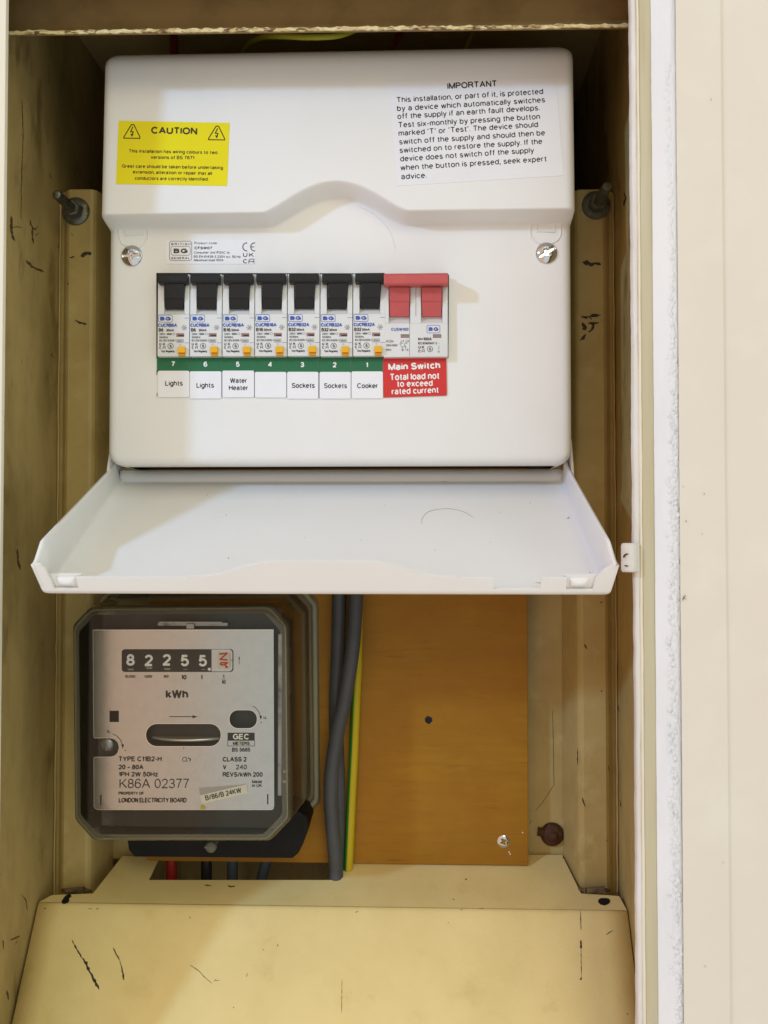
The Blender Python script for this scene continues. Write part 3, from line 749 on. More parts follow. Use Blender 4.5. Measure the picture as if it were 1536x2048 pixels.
def across(sk, sv, v):
    """x and height of one point of the cross-section at distance v from the hinge; the pan widens to the front"""
    t = min(1, max(0, v/LL)); r = R+.5*t; e = TAP*t; o_ = -1.0*t+3.2*sstep((v-(LL-8))/8)
    if sk == 'f':
        w = sstep((abs(sv-XC)-(HW-44))/40); return sv+math.copysign((e-(r-R))*w, sv-XC), 0.0
    if sk in ('al', 'ar'):
        a = math.radians(sv); return ((LX0-e+r-r*math.sin(a)) if sk == 'al' else (LX1+e-r+r*math.sin(a))), r*(1-math.cos(a))
    return (LX0-e-o_*sv if sk == 'wl' else LX1+e+o_*sv), r+(hf(v)-r)*sv
rows = []
for kind, q in st:
    row = []
    for sk, sv in sec:
        if kind == 'v': v, hvv = q, 0.0
        elif kind == 'a': v, hvv = LL-R+R*math.sin(math.radians(q)), R*(1-math.cos(math.radians(q)))
        else: v, hvv = 0.0, 0.0
        x, hu = across(sk, sv, v); p = O+D*v+N*max(hvv, hu); p.x = x
        if kind == 'b' and sk in ('f', 'al', 'ar'):       # rear lip turns straight up behind the floor
            p.z = max(p.z, hz+7.5*q); p.y = hv+.8*q
        row.append(p)
    rows.append(row)
lm = MB().loops(rows, 0, True, closed=False)
lip = []
core = [c for c in sec if c[0] in ('f', 'al', 'ar')]
for k in range(9):
    q = k/8; row = []
    for sk, sv in core:
        x, hu = across(sk, sv, LL); b_ = max(R, hu)
        top = hf(LL) if sk in ('al', 'ar') else hl(sv)
        h_ = b_+(top-b_)*q; g_ = (h_-R)/(hf(LL)-R) if sk == 'f' else q
        p = O+D*LL+N*h_
        p.x = x+(math.copysign(2.2*g_*sstep((abs(sv-XC)-(HW-20))/16), x-XC) if sk == 'f' else math.copysign(2.2*q, x-XC))
        row.append(p)
    lip.append(row)
lm.loops(lip, 0, False, closed=False)
lid = lm.build('lid', 'white', unit)
bm = bmesh.new(); bm.from_mesh(lid.data); bmesh.ops.remove_doubles(bm, verts=bm.verts, dist=5e-6); bmesh.ops.recalc_face_normals(bm, faces=bm.faces)
if sum(f.normal.z*f.calc_area() for f in bm.faces) > 0: bmesh.ops.reverse_faces(bm, faces=bm.faces)
bm.to_mesh(lid.data); bm.free()
k = lid.modifiers.new('solid', 'SOLIDIFY'); k.thickness = 1.6*S; k.offset = -1
# flange tails reaching up beside the unit
mb = MB()
for x0, sg in ((LX0-1.2, -1), (LX1+1.2, 1)):
    a = [(566, hz+2), (538, 33.5), (541, 42), (547, 56), (553, 60), (560, 58), (566, 48)]
    fixn(MB().slab([Vector((x0, y, z)) for y, z in a], (1.5, 0, 0)).build('hinge_arm', 'white', lid, bevel=.4))
# latch bumps set behind the two notches
mb = MB()
for a, b in LATF:
    q0 = O+D*(LL-2.4)
    def LP(x, h, d=0): p = O+D*(LL-2.2+d)+N*h; p.x = x; return p
    pl_ = MB().slab([LP(a-1.5, 3.5), LP(b+1.5, 3.5), LP(b+1.5, 12), LP(a-1.5, 12)], D*-1.3).build('latch_plate', 'white', lid)
    cx0 = (a+b)/2; rows_ = []
    for i in range(11):
        t = i/10; row = []
        for j in range(13):
            u = j/12; bump = (math.sin(math.pi*t)**.45)*(math.sin(math.pi*u)**.45)
            p = O+D*(LL-2.2+2.6*bump)+N*(5.8+4.8*t); p.x = cx0-(b-a)*.36+(b-a)*.72*u; row.append(p)
        rows_.append(row)
    MB().loops(rows_, 0, True, closed=False).build('latch_bump', 'white', lid)
# dust specks and a fallen hair on the lid floor
lidpl = Plane(O, N)
mb = CHIPS()
for (x, y, r) in ((457, 1116, 1.8), (453, 1030, 1.3), (889, 963, 1.5), (1060, 1006, 1.4), (1137, 1036, 2), (870, 1100, 1.2), (610, 1075, 1), (722, 1080, 1), (560, 1000, 1), (1180, 1145, 1.5), (415, 990, 1), (980, 1085, 1), (770, 1010, .9), (1490-490, 1025, 1)):
    flat(mb, [(x+r*.65*math.cos(t*1.05)*(1.2), y+r*.65*math.sin(t*1.05)) for t in range(6)], lidpl, 1.7)
blotch(mb, [(1133, 1038), (1140, 1034)], 2, lidpl, off=1.72); blotch(mb, [(1070, 1165), (1082, 1166), (1092, 1172)], 1.3, lidpl, off=1.72)
mb.build('dust_speck', 'dust', lid)
hp_ = smooth_path([lidpl(x, y, 1.74) for x, y in ((843, 1047), (845, 1036), (856, 1024), (880, 1018), (905, 1018), (928, 1024), (946, 1034))], 8)
tag(MB().tube(hp_, .065, n=6).build('strand_of_hair', 'hair', None, org=hp_[0]), 'single curved dark hair lying on the open white lid', 'hair')

# ------------------------------------------------------------------ stickers on the unit
hood = Plane((0, 514, 174.5), (0, -1, HT))
def sticker(name, pts, plane, m, label, cat='sticker', off=.22, group=None):
    o = sheet(pts, plane, off, .16); p = plane(*pts[3 if len(pts) == 4 else 0], off)
    return tag(o.build(name, m, None, org=p), label, cat, group)
s1 = sticker('caution_sticker', [(237.2, 241.6), (459.4, 245.9), (453.9, 371.7), (232, 368)], hood, 'yellow', 'bright yellow CAUTION sticker with two warning triangles on the hood')
k = 6.4; ox, oy = 225, 235; mb = MB(); so = .24
def tx(s, xa, xb, b0, b1, cap, w=.15, pl=hood, mi=0, o=so, **kw):
    x0, y0 = ox+xa/k, oy+b0/k; wd = math.hypot(xb-xa, b1-b0)/k
    text(mb, s, x0, y0, cap/k, pl, width=wd, rot=math.degrees(math.atan2(b0-b1, xb-xa)), w=w, mi=mi, off=o, **kw)
tx('CAUTION', 492, 1085, 208, 220, 92, .21, gap=.26)
tx('This installation has wiring colours to two', 207, 1345, 450, 470, 46)
tx('versions of BS 7671', 490, 1047, 530, 537, 46)
tx('Great care should be taken before undertaking', 120, 1415, 643, 665, 46)
tx('extension, alteration or repair that all', 260, 1272, 718, 738, 46)
tx('conductors are correctly Identified.', 285, 1230, 798, 812, 46)
for dx, dy in ((0, 0), (1084, 20)):
    line(mb, [(ox+(a+dx)/k, oy+(b+dy)/k) for a, b in ((258, 88), (240, 95), (145, 250), (145, 264), (350, 267), (352, 252), (275, 95), (258, 88))], 2.1, hood, off=so)
    line(mb, [(ox+(a+dx)/k, oy+(b+dy)/k) for a, b in ((262, 118), (232, 182), (266, 184), (247, 240))], 2.2, hood, off=so)
    flat(mb, [(ox+(a+dx)/k, oy+(b+dy)/k) for a, b in ((228, 205), (270, 215), (245, 248))], hood, so+.02)
mb.build('lettering', 'brownink', s1)
s2 = sticker('notice_sticker', [(776, 161.6), (1112, 155), (1127.5, 351), (793, 372)], hood, 'clear', 'large pale notice sticker headed IMPORTANT on the right of the hood', off=.2)
k = 3.938; ox, oy = 770, 140; mb = MB(); so = .24
tx('IMPORTANT', 492, 883, 152, 130, 50, .17)
for s, a, b, c0, c1 in (('This installation, or part of it, is protected', 92, 1247, 258, 190), ('by a device which automatically switches', 95, 1262, 325, 255), ('off the supply if an earth fault develops.', 98, 1220, 388, 318), ('Test six-monthly by pressing the button', 105, 1222, 455, 387),
    ('marked ‘T’ or ‘Test’. The device should', 107, 1207, 520, 450), ('switch off the supply and should then be', 112, 1262, 588, 515), ('switched on to restore the supply. If the', 115, 1240, 655, 583), ('device does not switch off the supply', 120, 1175, 722, 652), ('when the button is pressed, seek expert', 122, 1275, 792, 720), ('advice.', 128, 330, 862, 850)):
    tx(s, a, b, c0, c1, 45, .125)
mb.build('lettering', 'ink', s2)
s3 = sticker('product_sticker', rrect(332, 480, 511, 528, 3), pp, 'paper', 'small white product code sticker with approval marks above the breakers', off=.2)
k = 5.908; ox, oy = 300, 460; mb = MB(); so = .22
def bx(x0, y0, x1, y1, r, w, mi=0, pl=pp):
    p = rrect(ox+x0/k, oy+y0/k, ox+x1/k, oy+y1/k, r/k); line(mb, p+[p[0]], w, pl, mi, off=so)
bx(230, 132, 493, 360, 25, .9); bx(248, 192, 476, 298, 28, .8)
tx('BRITISH', 250, 483, 178, 178, 24, .16, pp, gap=.5); tx('GENERAL', 247, 470, 345, 343, 25, .16, pp, gap=.45)
tx('BG', 275, 448, 274, 274, 55, .25, pp, gap=.34)
tx('Product code', 525, 790, 168, 168, 27, .13, pp); tx('CFSW07', 525, 735, 229, 229, 33, .22, pp)
tx('Consumer Unit IP2XC to', 520, 940, 280, 280, 29, .13, pp); tx('BS EN 61439-3 230V a.c. 50 Hz', 518, 1070, 328, 330, 29, .13, pp); tx('Maximum load 100A', 520, 868, 370, 370, 29, .13, pp)
def arcl(cx, cy, r, a0, a1, w, pl=pp, sx=1.0): line(mb, [(ox+(cx+sx*r*math.cos(math.radians(a)))/k, oy+(cy-r*math.sin(math.radians(a)))/k) for a in [a0+(a1-a0)*i/14 for i in range(15)]], w, pl, off=so)
arcl(1145, 200, 48, 85, 275, 1.9); arcl(1238, 200, 48, 85, 275, 1.9)
line(mb, [(ox+1190/k, oy+200/k), (ox+1230/k, oy+200/k)], 1.8, pp, off=so)
def ukca(xa, xm, xb, yu, yc, cap, w=.2, pl=pp):
    tx('U', xa, xm-8, yu, yu, cap, w, pl); tx('K', xm+8, xb, yu, yu, cap, w, pl)
    tx('C', xa, xm-8, yc, yc, cap, w, pl)
    for p in ([(xm+8, yc), (xm+8, yc-cap*.7), (xm+8+cap*.3, yc-cap), (xb, yc-cap), (xb, yc)], [(xm+8, yc-cap*.42), (xb, yc-cap*.42)]):
        line(mb, [(ox+a/k, oy+b/k) for a, b in p], cap*w/k, pl, off=so)
ukca(1098, 1160, 1228, 318, 394, 50, .17)
mb.build('lettering', 'ink', s3)

# ------------------------------------------------------------------ breakers
PITCH_X = PY(766, 640, YP).x-PY(313.6, 640, YP).x; PITCH_X /= 7.0
YBF = 525.0; fp_ = YPlane(YBF)
x0b = PY(315.2, 640, YBF).x; x1b = x0b+PITCH_X-.42
zt_b, zb_b = PY(345, 549, YBF).z, PY(345, 712.5, YBF).z
zrec = PY(345, 629, YBF).z
B0 = Vector((x0b, YP-.2, zb_b))
def module_body(xa, xb, recs, z_r, name, root):
    """front block with a recess per toggle: pillars, sill below the toggle, back of the recess"""
    mb = MB(); y1 = YP-.3
    mb.box(xa, xb, YBF, y1, zb_b, z_r)
    edges = [xa]+[q for r in recs for q in r]+[xb]
    for i in range(0, len(edges), 2): mb.box(edges[i], edges[i+1], YBF+.15, y1, z_r+.01, zt_b)
    for a, b in recs:
        mb.box(a+.01, b-.01, YP-1.2, y1-.01, z_r+.02, zt_b-.01)
        mb.slab([Vector((a+.01, YBF+.2, z_r)), Vector((a+.01, YP-1.2, z_r+3.4)), Vector((a+.01, YP-1.2, z_r))], (b-a-.02, 0, 0))
    return fixn(mb.build(name, 'module', root, bevel=.22))
def lever(prof, widths, m, root, name='toggle'):
    """side profile (Y, z) with a half-width per point -> solid lever"""
    raise NotImplementedError
brk0 = thing('circuit_breaker', B0, '', 'circuit breaker', 'circuit breakers in the consumer unit')
rx0, rx1 = PY(328.0, 600, YBF).x, PY(368.8, 600, YBF).x
bodyo = module_body(x0b, x1b, [(rx0, rx1)], zrec, 'body', brk0)
def toggle_mesh(px0, px1, bar0, bar1, ybar0, ybar1, yridge, ybot, ob=None):
    mb = MB()
    # stem: three facets, wider at the top
    yy = [(ybar1-1, 521.2, 0), (yridge-1, 523.2, .6), (yridge+1, 523.9, .7), (ybot, 526.4, 1.2)]
    def row(dy): return [[PY(px0+o_, y, Y)+Vector((0, dy, 0)), PY(px1-o_, y, Y)+Vector((0, dy, 0))] for y, Y, o_ in yy]
    fr = row(0)
    loops = [[a, b, Vector((b.x, 528.6, b.z)), Vector((a.x, 528.6, a.z))] for a, b in fr]
    mb.loops(loops, 0, False, True, True)
    return mb
tb = toggle_mesh(328.8, 368.2, 0, 0, 547, 566, 597.5, 618)
# bar across the top, front face bowed
def bar_mesh(mb, xa, xb, yt, yb, nose=519.3, taper=1.0):
    pr = [(524.8, yt+1), (nose+3, yt), (nose+.6, yt+1.0), (nose, yt+4), (nose+.3, yb-5), (nose+1.2, yb-1), (nose+2.6, yb), (nose+4, yb+.5), (524.8, yb)]
    lo = []
    for px, ins in ((xa, 0), (xb, 0)):
        X = PY(px, (yt+yb)/2, nose).x
        lo.append([Vector((X+ins, Y, PY(345, y, min(Y, 520)).z)) for Y, y in pr])
    mb.loops(lo, 0, False, True, True)
bar_mesh(tb, 315.2, 373.6, 547, 567)
tog = fixn(tb.build('toggle', 'black', brk0, bevel=.35))
# yellow test button
mb = MB(); xa, xb = PY(354.6, 700, 522).x, PY(369.2, 700, 522).x
za, zb2, zc = PY(360, 692.6, 522).z, PY(360, 704.6, 522).z, PY(360, 712, 524).z
mb.box(xa, xb, 522.4, 526, zb2, za); mb.box(xa+.1, xb-.3, 524.0, 526, zc, zb2-.01, 1)
mb.build('test_button', ['amber', 'amber2'], brk0, bevel=.2)
mb = MB(); flat(mb, [(352.4, 666.4), (368.4, 666.4), (368.4, 673.8), (352.4, 673.8)], fp_, .05, 0); flat(mb, [(355.6, 669.6), (367.6, 669.6), (367.6, 673), (357, 673)], fp_, .08, 1)
mb.build('indicator_window', ['window', 'maroon'], brk0)
mb = MB(); line(mb, [(369, 636.2), (378.2, 636.2)], .7, fp_); line(mb, [(369, 685.8), (378.2, 685.8)], .7, fp_)
mb.build('seam', 'greyink', bodyo)
k = 4.655; ox, oy = 290, 460
def breaker_print(code, rate):
    global mb, so
    mb = MB(); so = .06
    bx(124, 792, 254, 858, 14, .9, 1, fp_)
    tx('BG', 138, 242, 842, 842, 34, .27, fp_, 1, gap=.34)
    tx(code, 121, 121+(176 if len(code) == 7 else 194), 902, 902, 32, .2, fp_, 1)
    tx(rate, 127, 127+(44 if len(rate) == 2 else 64), 946, 946, 31, .18, fp_); tx('30mA', 196, 270, 944, 944, 23, .17, fp_)
    tx('230V~', 133, 196, 978, 978, 19, .13, fp_, 2); bx(206, 962, 246, 976, 2, .8, 2, fp_); line(mb, [(ox+208/k, oy+969/k), (ox+244/k, oy+969/k)], 1.6, fp_, 2, off=so); bx(256, 960, 278, 976, 2, .6, 2, fp_)
    tx('50/60Hz', 133, 214, 1008, 1008, 19, .13, fp_, 2); tx('IEC/EN 61009-1', 133, 288, 1038, 1038, 19, .13, fp_, 2)
    bx(295, 1018, 358, 1048, 3, .6, 2, fp_); tx('6000', 303, 350, 1041, 1041, 17, .13, fp_, 2); tx('T', 322, 332, 1072, 1072, 12, .2, fp_, 2)
    ukca(133, 159, 188, 1075, 1107, 25, .17, fp_)
    arcl(238, 1081, 26, 0, 360, .95, fp_); tx('S', 227, 249, 1094, 1094, 27, .15, fp_)
    tx('Test Regularly', 150, 274, 1138, 1138, 19, .15, fp_, 0)
    hexp = [(365+26*math.cos(math.radians(90+60*i)), 910-26*math.sin(math.radians(90+60*i))) for i in range(7)]
    for i in range(6):
        (xa_, ya_), (xb_, yb_) = hexp[i], hexp[i+1]
        line(mb, [(ox+(xa_*.8+xb_*.2)/k, oy+(ya_*.8+yb_*.2)/k), (ox+(xa_*.2+xb_*.8)/k, oy+(ya_*.2+yb_*.8)/k)], .8, fp_, 0, off=so)
    arcl(365, 910, 12, 0, 360, .7, fp_); tx('2', 360, 371, 916, 916, 12, .16, fp_)
    return mb
BP = {}
for cde, rt in (('CUCRB6A', 'B6'), ('CUCRB16A', 'B16'), ('CUCRB32A', 'B32')):
    BP[rt] = breaker_print(cde, rt)
pr_objs = {}
first = BP['B6'].build('lettering', ['ink', 'blueink', 'greyink'], brk0)
pr_objs['B6'] = first.data
for rt in ('B16', 'B32'):
    q = BP[rt].build('lettering', ['ink', 'blueink', 'greyink'], brk0); pr_objs[rt] = q.data; bpy.data.objects.remove(q)
def copy_thing(root, loc):
    r = root.copy(); COL.objects.link(r); r.location = loc
    for ch in list(root.children):
        c = ch.copy(); COL.objects.link(c); c.parent = r
        for g in list(ch.children):
            d = g.copy(); COL.objects.link(d); d.parent = c
    return r
NAMES = ['Lights', 'Lights', 'Water Heater', '', 'Sockets', 'Sockets', 'Cooker']
RATE = ['B6', 'B6', 'B16', 'B16', 'B32', 'B32', 'B32']
BL = ['6 amp breaker with black toggle above green number 7, at the left end', '6 amp breaker with black toggle above green number 6', '16 amp breaker with black toggle above green number 5', '16 amp breaker with black toggle above green number 4',
      '32 amp breaker with black toggle above green number 3', '32 amp breaker with black toggle above green number 2', '32 amp breaker with black toggle above green number 1, beside the red switch']
brks = [brk0]
for i in range(1, 7): brks.append(copy_thing(brk0, (B0+Vector((PITCH_X*i, random.uniform(-.12, .12), -.09*i+random.uniform(-.12, .1))))*S))
for b, l, r in zip(brks, BL, RATE):
    b['label'] = l
    for ch in b.children:
        if ch.name.startswith('lettering'): ch.data = pr_objs[r]

# ------------------------------------------------------------------ main switch
ms = thing('main_switch', PY(831, 713, YP), 'wide double main switch with salmon red toggle bar at the right end of the breakers', 'main switch')
mx0, mx1 = PY(767.4, 640, YBF).x, PY(895.6, 640, YBF).x
zt_b2 = zt_b; zrec2 = PY(830, 646.5, YBF).z
mr = [(PY(777.6, 600, YBF).x, PY(820.4, 600, YBF).x), (PY(842.2, 600, YBF).x, PY(884.8, 600, YBF).x)]
zt_b, zb_b = PY(831, 549.5, YBF).z, PY(831, 713.6, YBF).z
mbo = module_body(mx0, mx1, mr, zrec2, 'body', ms)
tb = toggle_mesh(778.4, 819.6, 0, 0, 551, 575, 603, 633)
t2 = toggle_mesh(843, 884, 0, 0, 551, 575, 603, 633)
tb.add(t2.v, t2.f)
bar_mesh(tb, 767.6, 896.4, 551.5, 575.5, 514.0)
fixn(tb.build('toggle', 'toggle', ms, bevel=.35))
mb = MB(); k = 7.317; ox, oy = 750, 540; so = .06
tx('CUSW100', 237, 490, 890, 890, 44, .17, fp_, 1); bx(760, 808, 950, 922, 22, .9, 1, fp_); tx('BG', 783, 930, 890, 890, 52, .24, fp_, 1, gap=.34)
tx('In=100A', 633, 830, 1030, 1030, 44, .15, fp_); tx('IEC/EN60947-3', 633, 905, 1088, 1088, 34, .12, fp_)
ukca(633, 678, 722, 1148, 1205, 40, .16, fp_); arcl(805, 1157, 40, 0, 360, .95, fp_); tx('S', 788, 822, 1178, 1178, 42, .14, fp_)
tx('AC22A', 160, 272, 1058, 1058, 32, .12, fp_, 2); tx('230V/400V', 158, 330, 1117, 1117, 32, .12, fp_, 2); tx('50Hz', 158, 237, 1182, 1182, 32, .12, fp_, 2)
for p in ([(360, 1075), (395, 1125), (430, 1125)], [(420, 1075), (452, 1128), (452, 1180)], [(395, 1125), (395, 1180)], [(385, 1025), (385, 1048)], [(455, 1025), (455, 1048)], [(430, 1118), (452, 1128)]): line(mb, [(ox+a/k, oy+b/k) for a, b in p], .8, fp_, off=so)
arcl(387, 1065, 13, 0, 360, .7, fp_); arcl(457, 1065, 13, 0, 360, .7, fp_)
for s_, a_, b_ in (('1', 405, 1055), ('3', 475, 1055), ('2', 400, 1184), ('4', 470, 1184)): tx(s_, a_, a_+16, b_, b_, 32, .14, fp_)
tx('1', 932, 940, 1090, 1090, 18, .14, fp_); line(mb, [(ox+935/k, oy+1110/k), (ox+935/k, oy+1165/k)], .8, fp_, off=so); arcl(932, 1195, 11, 0, 360, .7, fp_)
mb.build('lettering', ['ink', 'blueink', 'greyink'], ms)
mb = MB()
for a, b in ((376, 500), (848, 970)): flat(mb, [(ox+a/k, oy+942/k), (ox+b/k, oy+942/k), (ox+b/k, oy+993/k), (ox+a/k, oy+993/k)], fp_, .05); flat(mb, [(ox+(a+3)/k, oy+950/k), (ox+(b-3)/k, oy+950/k), (ox+(b-3)/k, oy+990/k), (ox+(a+3)/k, oy+990/k)], fp_, .08, 1)
mb.build('indicator_window', ['slot', 'window'], ms)
mb = MB(); line(mb, [(819.2, 634), (819.2, 712)], .6, fp_); line(mb, [(831.7, 576), (831.7, 632)], .6, fp_); mb.build('seam', 'greyink', mbo)

# ------------------------------------------------------------------ circuit labels
YL = YP-.55; lp = YPlane(YL)
stag = [(316, 741.5, 378.5, 794.5), (379.5, 742.6, 442.8, 797.2), (444.6, 741.2, 508.2, 794.8), (509.6, 743.8, 572.8, 795.2), (574.2, 743.6, 636.8, 797.6), (639, 743.8, 701.6, 797.4), (702.8, 742.8, 765.6, 797)]
txc = [(348, 771.5), (410.5, 775.5), None, None, (606.5, 776), (671, 776.5), (735, 776.5)]
for i in range(7):
    x0, x1 = 313.8+64.6*i, 313.8+64.6*(i+1)-.7
    dy = .35*i
    cl = thing('circuit_label', lp((x0+x1)/2, 795), ['white card reading Lights under green number 7, at the left end', 'white card reading Lights under green number 6', 'white card reading Water Heater under green number 5', 'blank white card under green number 4', 'white card reading Sockets under green number 3',
        'white card reading Sockets under green number 2', 'white card reading Cooker under green number 1'][i], 'label', 'numbered circuit labels under the breakers')
    g = sheet([(x0, 714+dy), (x1, 714+dy), (x1, 744.5+dy), (x0, 744.5+dy)], lp, 0, .3).build('number_strip', 'green', cl)
    mb = MB(); text(mb, str(7-i), (x0+x1)/2+.5, 733+dy, 10.4, lp, align='c', w=.2, off=.05); mb.build('numeral', 'whiteink', g)
    a, b, c_, d_ = stag[i]
    cr_ = sheet(rrect(a, b, c_, d_, 3.2), lp, .08+.03*(i % 2), .3).build('name_card', 'paper', cl)
    mb = MB(); oo = .16
    if NAMES[i] == 'Water Heater':
        text(mb, 'Water', 477, 766, 10, lp, width=34, align='c', w=.13, off=oo); text(mb, 'Heater', 477, 780.5, 10, lp, width=38.5, align='c', w=.13, off=oo)
    elif NAMES[i]:
        wd = {'Lights': 35, 'Sockets': 46, 'Cooker': 41.5}[NAMES[i]]
        text(mb, NAMES[i], txc[i][0], txc[i][1], 10.2, lp, width=wd, align='c', w=.13, off=oo)
    if NAMES[i]: mb.build('lettering', 'ink', cr_)
mb = CHIPS()
for x, y0, y1, w in ((313.6, 741, 750, 1.2), (314, 786, 793, 1), (443.8, 745, 794, 1.4), (508.8, 745, 794, 1.6), (573.4, 745, 794, .9), (637.9, 745, 796, 1.3), (702.2, 745, 795, 1.4)):
    line(mb, [(x, y0), (x, y1)], w, pp, off=.25)
mb.build('label_gap', 'slot', cover)
sl = tag(sheet([(765.9, 715.6), (892.8, 714.6), (894.0, 789), (892.5, 791), (767, 795)], lp, .12, .3).build('main_switch_label', 'red', None, org=lp(830, 794)), 'red Main Switch label with white lettering under the red toggles', 'label')
mb = MB(); k = 7.317; ox, oy = 750, 540; so = .17
tx('Main Switch', 195, 957, 1470, 1442, 100, .215, lp, gap=.27)
tx('Total load not', 220, 945, 1618, 1594, 100, .14, lp); tx('to exceed', 322, 845, 1712, 1698, 92, .14, lp); tx('rated current', 245, 935, 1824, 1798, 92, .14, lp)
mb.build('lettering', 'whiteink', sl)

# ================================================================== ELECTRICITY METER
YPL = 536.0; mp_ = YPlane(YPL)
met = thing('electricity_meter', PY(380, 1715, 592), 'old electricity meter with a clear smoky cover and metal dial plate', 'electricity meter')
oct_px = [(145, 1250), (180, 1214), (543, 1210), (577, 1248), (581, 1640), (540, 1682), (187, 1682), (149, 1640)]
YG = 520.0
o_front = [PY(x, y, YG+1.5) for x, y in oct_px]
cen = sum(o_front, Vector())/8
def scaled(pts, dx, Y):
    out = []
    for p in pts:
        d = p-cen; out.append(Vector((cen.x+d.x*(1+dx/58.), Y, cen.z+d.z*(1+dx/62.))))
    return out
def rounded(pts, r=2.2, n=3):
    out = []; m = len(pts)
    for i, p in enumerate(pts):
        a = (pts[i-1]-p).normalized()*r; b = (pts[(i+1) % m]-p).normalized()*r
        for t in range(n+1):
            t /= n; out.append((p+a)*(1-t)**2+p*2*t*(1-t)+(p+b)*t*t)
    return out
rl_ = lambda dx, Y: rounded(scaled(o_front, dx, Y))
gl_ = MB().loops([rl_(-4.2, YG-.6), rl_(-4.1, YG-.58)], 0, True, True, False)
gl_.loops([rl_(-4.1, YG-.58), rl_(-2.6, YG-.2), rl_(-.8, YG+.8), rl_(0, YG+2.4)], 2, True)
gl_.loops([rl_(0, YG+2.4), rl_(.6, YG+8), rl_(2.2, 556), rl_(3.4, 580), rl_(3.8, 583)], 3, True)
gl_.loops([rl_(3.8, 583), rl_(5, 584.6), rl_(8.6, 585), rl_(9.4, 586), rl_(9.4, 592)], 1, True)
cv = fixn(gl_.build('clear_cover', ['glass', 'glassrim', 'glassband', 'glassside'], met))
# moulded rib just inside the edge of the cover
rib = MB().tube(rl_(-1.6, YG+.9)+[rl_(-1.6, YG+.9)[0]], .55, n=8, caps=False); rib.build('cover_rib', 'glassrim', cv)
ribb = MB().tube(rl_(7.2, 584.2)+[rl_(7.2, 584.2)[0]], 1.7, n=8, caps=False); ribb.build('flange_rib', 'flange', cv)
MB().slab(rl_(5.5, 586.5), (0, 6, 0)).build('back_case', 'bakelite', met)
# terminal block below
tpx = [(250, 1640), (258, 1700), (270, 1713), (585, 1716), (597, 1706), (606, 1688), (616, 1652), (613, 1634), (600, 1624), (580, 1620), (260, 1620)]
MB().slab([PY(x, y, 556) for x, y in tpx], (0, 36, 0)).build('terminal_block', 'bakelite', met, bevel=2.0, seg=3)
c = PY(423, 1692, 541)
sb = MB().revolve(c, [(3.2, 0), (3.2, 2), (2.4, 2.8), (.1, 2.9)], n=16); sb.tube([c, c+Vector((0, 14, 0))], 2, n=10)
sb.box(c.x-3.4, c.x+2.6, c.y-3.0, c.y-2.2, c.z-.4, c.z+.6); sb.build('seal_screw', 'dullgrey', met)
# frame and works inside the cover
mi_ = MB().box(-183, -78, 544, 586, -166, -40)
mi_.build('inner_body', 'mech', met, bevel=1)
mb = MB()
a, b = PY(316, 1240, 538), PY(456, 1252, 538); mb.box(a.x, b.x, 537, 543, b.z, a.z-1.2); mb.box(a.x+1, b.x-3, 536.4, 537, a.z-2.2, a.z-.6)
a, b = PY(372, 1247, 535), PY(388, 1258, 535); mb.box(a.x, b.x, 535, 537, b.z, a.z)
mb.build('bracket', 'mechlight', met, bevel=.3)
mb = MB()
for y0, y1 in ((1538, 1545), (1558, 1565)): a, b = PY(546, y0, 548), PY(575, y1, 548); mb.box(a.x, b.x, 546, 552, b.z, a.z)
a, b = PY(546, 1300, 556), PY(572, 1400, 556); mb.box(a.x, b.x, 552, 580, b.z, a.z)
mb.build('terminal_strap', 'mechlight', met, bevel=.4)
a, b = PY(556, 1268, 530), PY(563, 1592, 530); MB().box(a.x, b.x, 530, 531, b.z, a.z).build('highlight_strip', 'mechlight', met, bevel=.3)  # added strip, stands in for the bright reflection at the cover's inner corner
# dial plate with its openings
def holes_plate(outer, holes, plane, thick, name, m, parent):
    cu = bpy.data.curves.new(name, 'CURVE'); cu.dimensions = '2D'; cu.fill_mode = 'BOTH'
    for ring in [outer]+holes:
        sp = cu.splines.new('POLY'); sp.points.add(len(ring)-1); sp.use_cyclic_u = True
        for q, (x, y) in zip(sp.points, ring): p = plane(x, y); q.co = (p.x, p.z, 0, 1)
    cu.extrude = thick/2
    o = bpy.data.objects.new(name, cu); COL.objects.link(o); dg = bpy.context.evaluated_depsgraph_get()
    me = bpy.data.meshes.new_from_object(o.evaluated_get(dg)); Y0 = plane.p.y
    v = [(p.co.x, Y0+thick/2-p.co.z, p.co.y) for p in me.vertices]; f = [tuple(p.vertices) for p in me.polygons]
    bpy.data.objects.remove(o); r = MB().add(v, f).build(name, m, parent); return r
k6 = 4.042
def c6(x, y): return (180+x/k6, 1440+y/k6)
outer = [(186, 1259.5), (547.3, 1259)]
outer += [(548.4, 1612), (547, 1617), (543, 1619.5), (196, 1619.5), (190, 1617), (188, 1612), c6(31, 312), c6(38, 300), c6(165, 298), c6(200, 290), c6(225, 265), c6(237, 222), c6(225, 178), c6(200, 155), c6(165, 146), c6(38, 145), c6(30, 135)]
slot = rrect(291.4, 1447.2, 442.2, 1493, 22.5, 8); slot2 = rrect(458.4, 1419.8, 514.4, 1457, 17.5, 7)
sq = [(219, 1421.4), (237.8, 1421.4), (237.8, 1444), (219, 1444)]
plate = holes_plate(outer, [slot, slot2, sq], mp_, .9, 'dial_plate', 'plate', met)
mb = MB(); edge_m = []
for ring in (slot, slot2): line(mb, ring+[ring[0]], 1.3, mp_, off=.05)
line(mb, outer[-16:]+[outer[0]], 1.0, mp_, off=.05); line(mb, [(186.5, 1260), (547, 1259.6)], 1.3, mp_, off=.05); mb.build('bright_edge', 'disc', plate)
